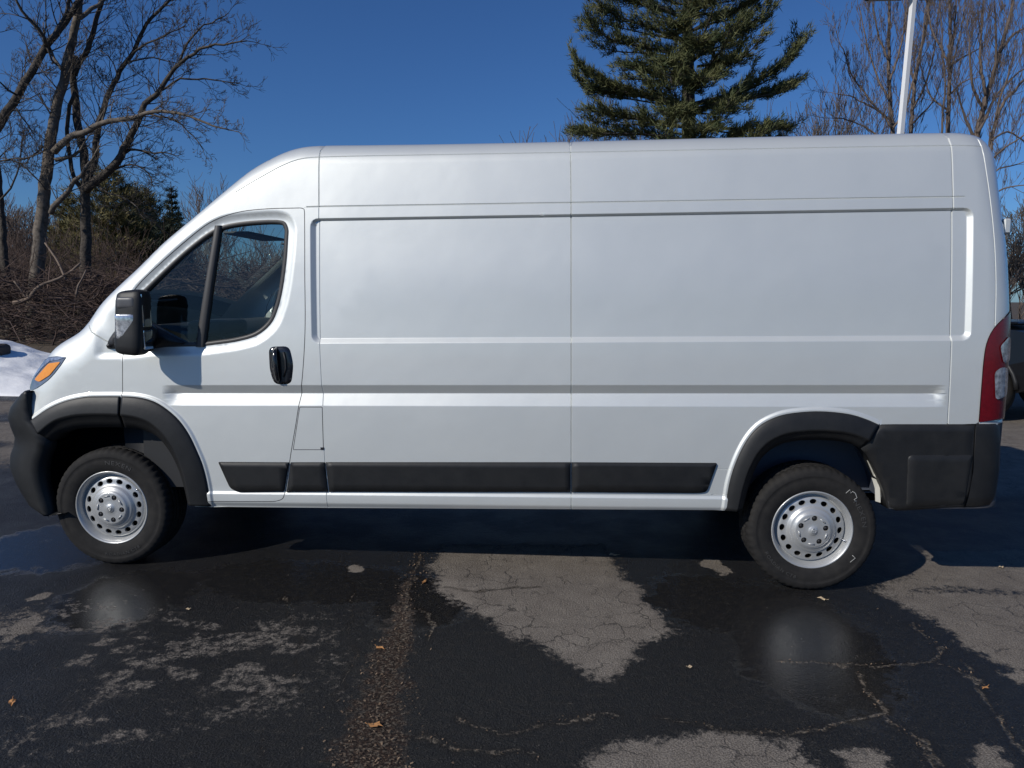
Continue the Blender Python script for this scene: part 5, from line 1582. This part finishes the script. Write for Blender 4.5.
sn.add(np.stack([X.ravel(), Yq.ravel(), Z], -1), [(i * 60 + j, i * 60 + 60 + j, i * 60 + 61 + j, i * 60 + j + 1) for i in range(89) for j in range(59)])
tag(sn.build('snow_pile', M['snow']), 'ploughed heap of old grey flecked snow at the left edge of the lot', 'snow pile')
rk_ = MB(); rbox(rk_, (-.26, -.2, -.12), (.26, .2, .10), .09, taper=lambda V, h: V * (1 + .12 * np.sin(V[:, [1, 2, 0]] * 9)))
o = rk_.build('clod', mat('dark_clod', (.045, .04, .034), .95, noise=(6, .2, (.08, .07, .06)), bump=[(12, .05)]), None, at(-11, 350, 8.0))
tag(o, 'dark dirty clod lying on top of the snow heap', 'clod')

def house():
    b = at(40, 296, 46); b[2] = 0
    h = empty('house', b)
    W2, D2, e, rdg = 3.6, 3.5, 2.9, 4.4
    w = MB().box((-W2, -D2, 0), (W2, D2, e)); w.add([(-W2, -D2, e), (-W2, D2, e), (-W2, 0, rdg - .1), (W2, -D2, e), (W2, D2, e), (W2, 0, rdg - .1)], [(0, 2, 1), (3, 4, 5)], smooth=False)
    w.build('wall', M['siding'], h)
    r = MB()
    for s in (-1, 1):
        r.add([(-W2 - .3, s * (D2 + .4), e - .1), (W2 + .3, s * (D2 + .4), e - .1), (W2 + .3, 0, rdg), (-W2 - .3, 0, rdg), (-W2 - .3, s * (D2 + .4), e + .05), (W2 + .3, s * (D2 + .4), e + .05), (W2 + .3, 0, rdg + .15), (-W2 - .3, 0, rdg + .15)],
              [(0, 1, 2, 3), (7, 6, 5, 4), (0, 4, 5, 1), (0, 3, 7, 4), (1, 5, 6, 2)], smooth=False)
    r.build('roof', M['shingle'], h)
    MB().box((-W2 - .32, -D2 - .46, e - .12), (W2 + .32, -D2 - .41, e + .10)).build('eave', M['white_trim'], h)
    for x in (-2.2, 0.2, 2.3):
        f = MB().box((x - .5, -D2 - .05, 1.0), (x + .5, -D2 - .005, 2.2)).build('window', M['white_trim'], h)
        MB().box((x - .42, -D2 - .06, 1.08), (x + .42, -D2 - .051, 2.12)).build('pane', M['gloss_black'], f)
    tag(h, 'small grey house with a white eave far behind the bare trunks', 'house')
house()

# ================================================================== LIGHT POLE
lp = empty('light_pole')
Yp = 11.5
b0 = at(899.8, 140, Yp); t0 = at(913.6, -4, Yp)
ax = unit(t0 - b0)
base = b0 + ax * (-(b0[2]) / ax[2])
lp.location = base
top = t0 + ax * .25 - base
hw = .052
pm = MB()
s1 = np.array([1.0, 0, 0]); s1 = unit(s1 - ax * (s1 @ ax)); s2 = np.cross(ax, s1)
th_ = math.radians(20); s1, s2 = s1 * math.cos(th_) + s2 * math.sin(th_), s2 * math.cos(th_) - s1 * math.sin(th_)
V = []
for q, w_ in ((0, 1.0), (1, .82)):
    c = top * q
    for a_, b_ in ((-1, -1), (1, -1), (1, 1), (-1, 1)): V.append(c + (s1 * a_ + s2 * b_) * hw * w_)
pm.add(V, [(0, 1, 5, 4), (1, 2, 6, 5), (2, 3, 7, 6), (3, 0, 4, 7), (4, 5, 6, 7)], smooth=False)
pm.build('pole', M['pole'], lp)
MB().lathe([(0, .02), (.001, .0)], 4).box((-.2, -.2, 0), (.2, .2, .5), 0, .03).build('pole_base', mat('concrete', (.35, .34, .32), .9), lp)
for s in (-1, 1):
    zc = at(913, 0, Yp)[2] - base[2] + .17
    xc = top[0]
    arm = MB().tube([(xc, top[1], zc), (xc + s * .22, top[1], zc)], .03, 8).build('arm', M['pole'], lp)
    hd = MB().box((xc + s * .52 - .36, top[1] - .18, zc - .12), (xc + s * .52 + .36, top[1] + .18, zc + .10), 0, .02).build('luminaire', M['lamp_box'], lp)
    MB().box((xc + s * .52 - .30, top[1] - .14, zc - .130), (xc + s * .52 + .30, top[1] + .14, zc - .1215)).build('lens', M['lamp_lens'], hd)
tag(lp, 'tall white square light pole with two bronze lamp heads above the van', 'light pole')

# ================================================================== BLACK PICKUP behind the van's tail
def pickup(loc, rz, paint, label):
    r = empty('pickup_truck', loc); r.rotation_euler = (0, 0, rz)
    Wt = 1.0
    # side outline of the lower body with arches, nose at +x
    out = [(-2.9, .62), (-2.9, 1.28), (-1.1, 1.30), (1.02, 1.30), (2.2, 1.24), (2.62, 1.16), (2.72, .95), (2.74, .60)]
    def arch(cx): return [(cx + .48 * math.cos(t), .42 + .50 * math.sin(t)) for t in np.linspace(0, math.pi, 13)]
    poly = out + [(2.35, .45)] + arch(1.80) + [(-1.35, .45)] + arch(-1.80) + [(-2.7, .5)]
    poly = np.array(poly)
    v, f = cdt(np.zeros((0, 2)), [(poly, True)]); f = f[pip(v[f].mean(1), poly)]
    b = MB(); n = len(poly)
    def bowl(z): return Wt - .05 * ((z - .85) / .45) ** 2
    for s in (-1, 1):
        b.add(np.stack([v[:, 0], s * bowl(v[:, 1]), v[:, 1]], -1), f if s < 0 else f[:, ::-1], smooth=False)
    a = np.stack([poly[:, 0], -bowl(poly[:, 1]), poly[:, 1]], -1); c = a * (1, -1, 1)
    b.add(np.vstack([a, c]), [(i, n + i, n + (i + 1) % n, (i + 1) % n) for i in range(n)], smooth=False)
    b.box((.95, -.72, 1.301), (2.1, .72, 1.345), 0, .02)
    b.build('body', paint, r)
    cab_ = [(-1.1, 1.30), (-1.0, 1.84), (-.6, 1.90), (.15, 1.88), (.98, 1.30)]
    m = MB(); k = len(cab_)
    A = np.array([(x, -.93 + (z - 1.3) * .28, z) for x, z in cab_]); Bm = A * (1, -1, 1)
    m.add(np.vstack([A, Bm]), [(i, k + i, k + (i + 1) % k, (i + 1) % k) for i in range(k - 1) if i != 3] + [tuple(range(k)), tuple(range(k, 2 * k))[::-1]], smooth=False)
    cb = m.build('cab', paint, r)
    for s in (-1, 1):
        for q in ([(-.95, 1.36), (-.9, 1.78), (-.2, 1.80), (-.2, 1.36)], [(-.12, 1.36), (-.12, 1.80), (.12, 1.79), (.76, 1.36)]):
            MB().add([(x, s * (.945 - (z - 1.3) * .28), z) for x, z in q], [(0, 1, 2, 3)], smooth=False).build('window_glass', M['gloss_black'], cb)
    MB().add([(.16, -.77, 1.86), (.16, .77, 1.86), (.97, .91, 1.32), (.97, -.91, 1.32)], [(0, 1, 2, 3)], smooth=False).build('windshield', M['gloss_black'], cb)
    MB().box((2.60, -.96, .48), (2.86, .96, .78), 0, .05).build('bumper', M['chrome'], r)
    for s in (-1, 1):
        MB().box((2.45, s * .70 - .18, .98), (2.73, s * .70 + .18, 1.14), 0, .02).build('headlight', M['clear_lens'], r)
        MB().box((1.25, s * 1.0 - .008, 1.06), (1.45, s * 1.0 + .008, 1.10), 0, .004).build('badge', M['chrome'], r)
        MB().tube([(-.75, s * .99, .45), (1.2, s * .99, .45)], .045, 8).build('side_step', M['dark_metal'], r)
        MB().tube([(1.8 + .50 * math.cos(t), s * .985, .42 + .52 * math.sin(t)) for t in np.linspace(0.1, math.pi - .1, 16)], .03, 6).build('fender_flare', M['plastic'], r)
    for x in (-1.8, 1.8):
        for s in (-1, 1):
            w = empty('wheel', (x, s * .86, .39), r)
            MB().lathe([(.22, -.13), (.33, -.13), (.38, -.10), (.39, 0), (.38, .10), (.33, .13), (.22, .13)], 40).build('tyre', M['rubber'], w)
            m = MB().lathe([(0, -.09), (.06, -.10), (.07, -.06), (.17, -.05), (.20, -.12), (.225, -.13)], 24)
            m.lathe([(0, .09), (.06, .10), (.07, .06), (.17, .05), (.20, .12), (.225, .13)], 24)
            m.build('rim', M['chrome'], w)
    tag(r, label, 'pickup truck')
    return r
pk = at(1012, 340, 6.3)
pickup((pk[0] - .55, 8.3, 0), math.radians(-58), M['truck'], 'black pickup truck parked behind the tail of the white van')

# ================================================================== LEAVES AND LITTER
def leaf_mesh(seed, size):
    r = np.random.default_rng(seed)
    k = 11
    a_ = np.linspace(0, 2 * math.pi, k, endpoint=False)
    rad = size * (.55 + .45 * np.abs(np.cos(a_ * 2.5))) * r.uniform(.7, 1.1, k)
    V = np.stack([rad * np.cos(a_) * 1.25, rad * np.sin(a_) * .75, np.abs(np.sin(a_ * 1.5)) * size * .38], -1)
    V = np.vstack([[(0, 0, .004)], V])
    mb = MB().add(V, [(0, 1 + i, 1 + (i + 1) % k) for i in range(k)], smooth=False)
    mb.tube([(-size * .9, 0, .004), (-size * 1.5, size * .1, .012)], .0012, 4)
    return mb
lv_ = [((375, 727), .034, 'leaf', 'orange brown dry leaf on the debris strip nearest the camera'), ((380, 649), .026, 'leaf', 'small orange leaf on the debris strip near its middle'), ((424, 583), .026, 'leaf', 'thin orange leaf lying below the shadow edge of the van'),
       ((822, 600), .032, 'leaf_pale', 'pale dry leaf just in front of the rear tyre'), ((613, 556), .036, 'leaf_pale', 'pale curled leaf at the top of the dry patch by the shadow'), ((188, 610), .018, 'leaf_pale', 'small pale sliver of leaf in front of the front wheel'),
       ((985, 689), .02, 'leaf', 'small reddish leaf on the crack at lower right'), ((12, 704), .03, 'leaf', 'tan leaf on the wet asphalt at the far left'), ((690, 668), .02, 'leaf_pale', 'small dull leaf on the wet asphalt right of the dry patch'), ((1001, 568), .03, 'leaf_pale', 'pale leaf on the dry asphalt behind the van')]
for i, ((px, py), s, mt, lab) in enumerate(lv_):
    mb = leaf_mesh(40 + i, s * .75)
    p = gp(px, py)
    o = mb.build('fallen_leaf', M[mt], None, (p[0], p[1], .004)); o.rotation_euler = (0, 0, rng.uniform(0, 6.28))
    tag(o, lab, 'leaf', 'dry leaves scattered on the asphalt')
lt = MB()
for i in range(800):
    k = min(int(len(dl) * rng.random() ** 1.9), len(dl) - 1); p = dl[k] + rng.normal(0, 1, 2) * np.interp(dl[k][1], [-1.8, -1.2, -.4, .2, .6], [.10, .085, .06, .035, .025])
    s = rng.uniform(.0015, .0055); a_ = rng.uniform(0, 6.28)
    u_ = np.array([math.cos(a_), math.sin(a_), rng.normal(0, .3)]) * s; w_ = np.array([-math.sin(a_), math.cos(a_), rng.normal(0, .3)]) * s * rng.uniform(.2, .7)
    c = np.array([p[0], p[1], .004 + abs(rng.normal(0, .003))])
    lt.add([c - u_ - w_, c + u_ - w_, c + u_ + w_, c - u_ + w_], [(0, 1, 2, 3)], smooth=False)
for L, st in cracks[:9]:
    q = resample(gpoly(L), .012)
    for p in q:
        if rng.random() < .5 * st:
            p = p + rng.normal(0, .012, 2); s = rng.uniform(.0015, .005); a_ = rng.uniform(0, 6.28)
            u_ = np.array([math.cos(a_), math.sin(a_), rng.normal(0, .3)]) * s; w_ = np.array([-math.sin(a_), math.cos(a_), rng.normal(0, .3)]) * s * .5
            c = np.array([p[0], p[1], .005])
            lt.add([c - u_ - w_, c + u_ - w_, c + u_ + w_, c - u_ + w_], [(0, 1, 2, 3)], smooth=False)
tag(lt.build('leaf_litter', M['litter']), 'crumbled brown leaf litter strewn along the cracks', 'leaf litter', kind='stuff')
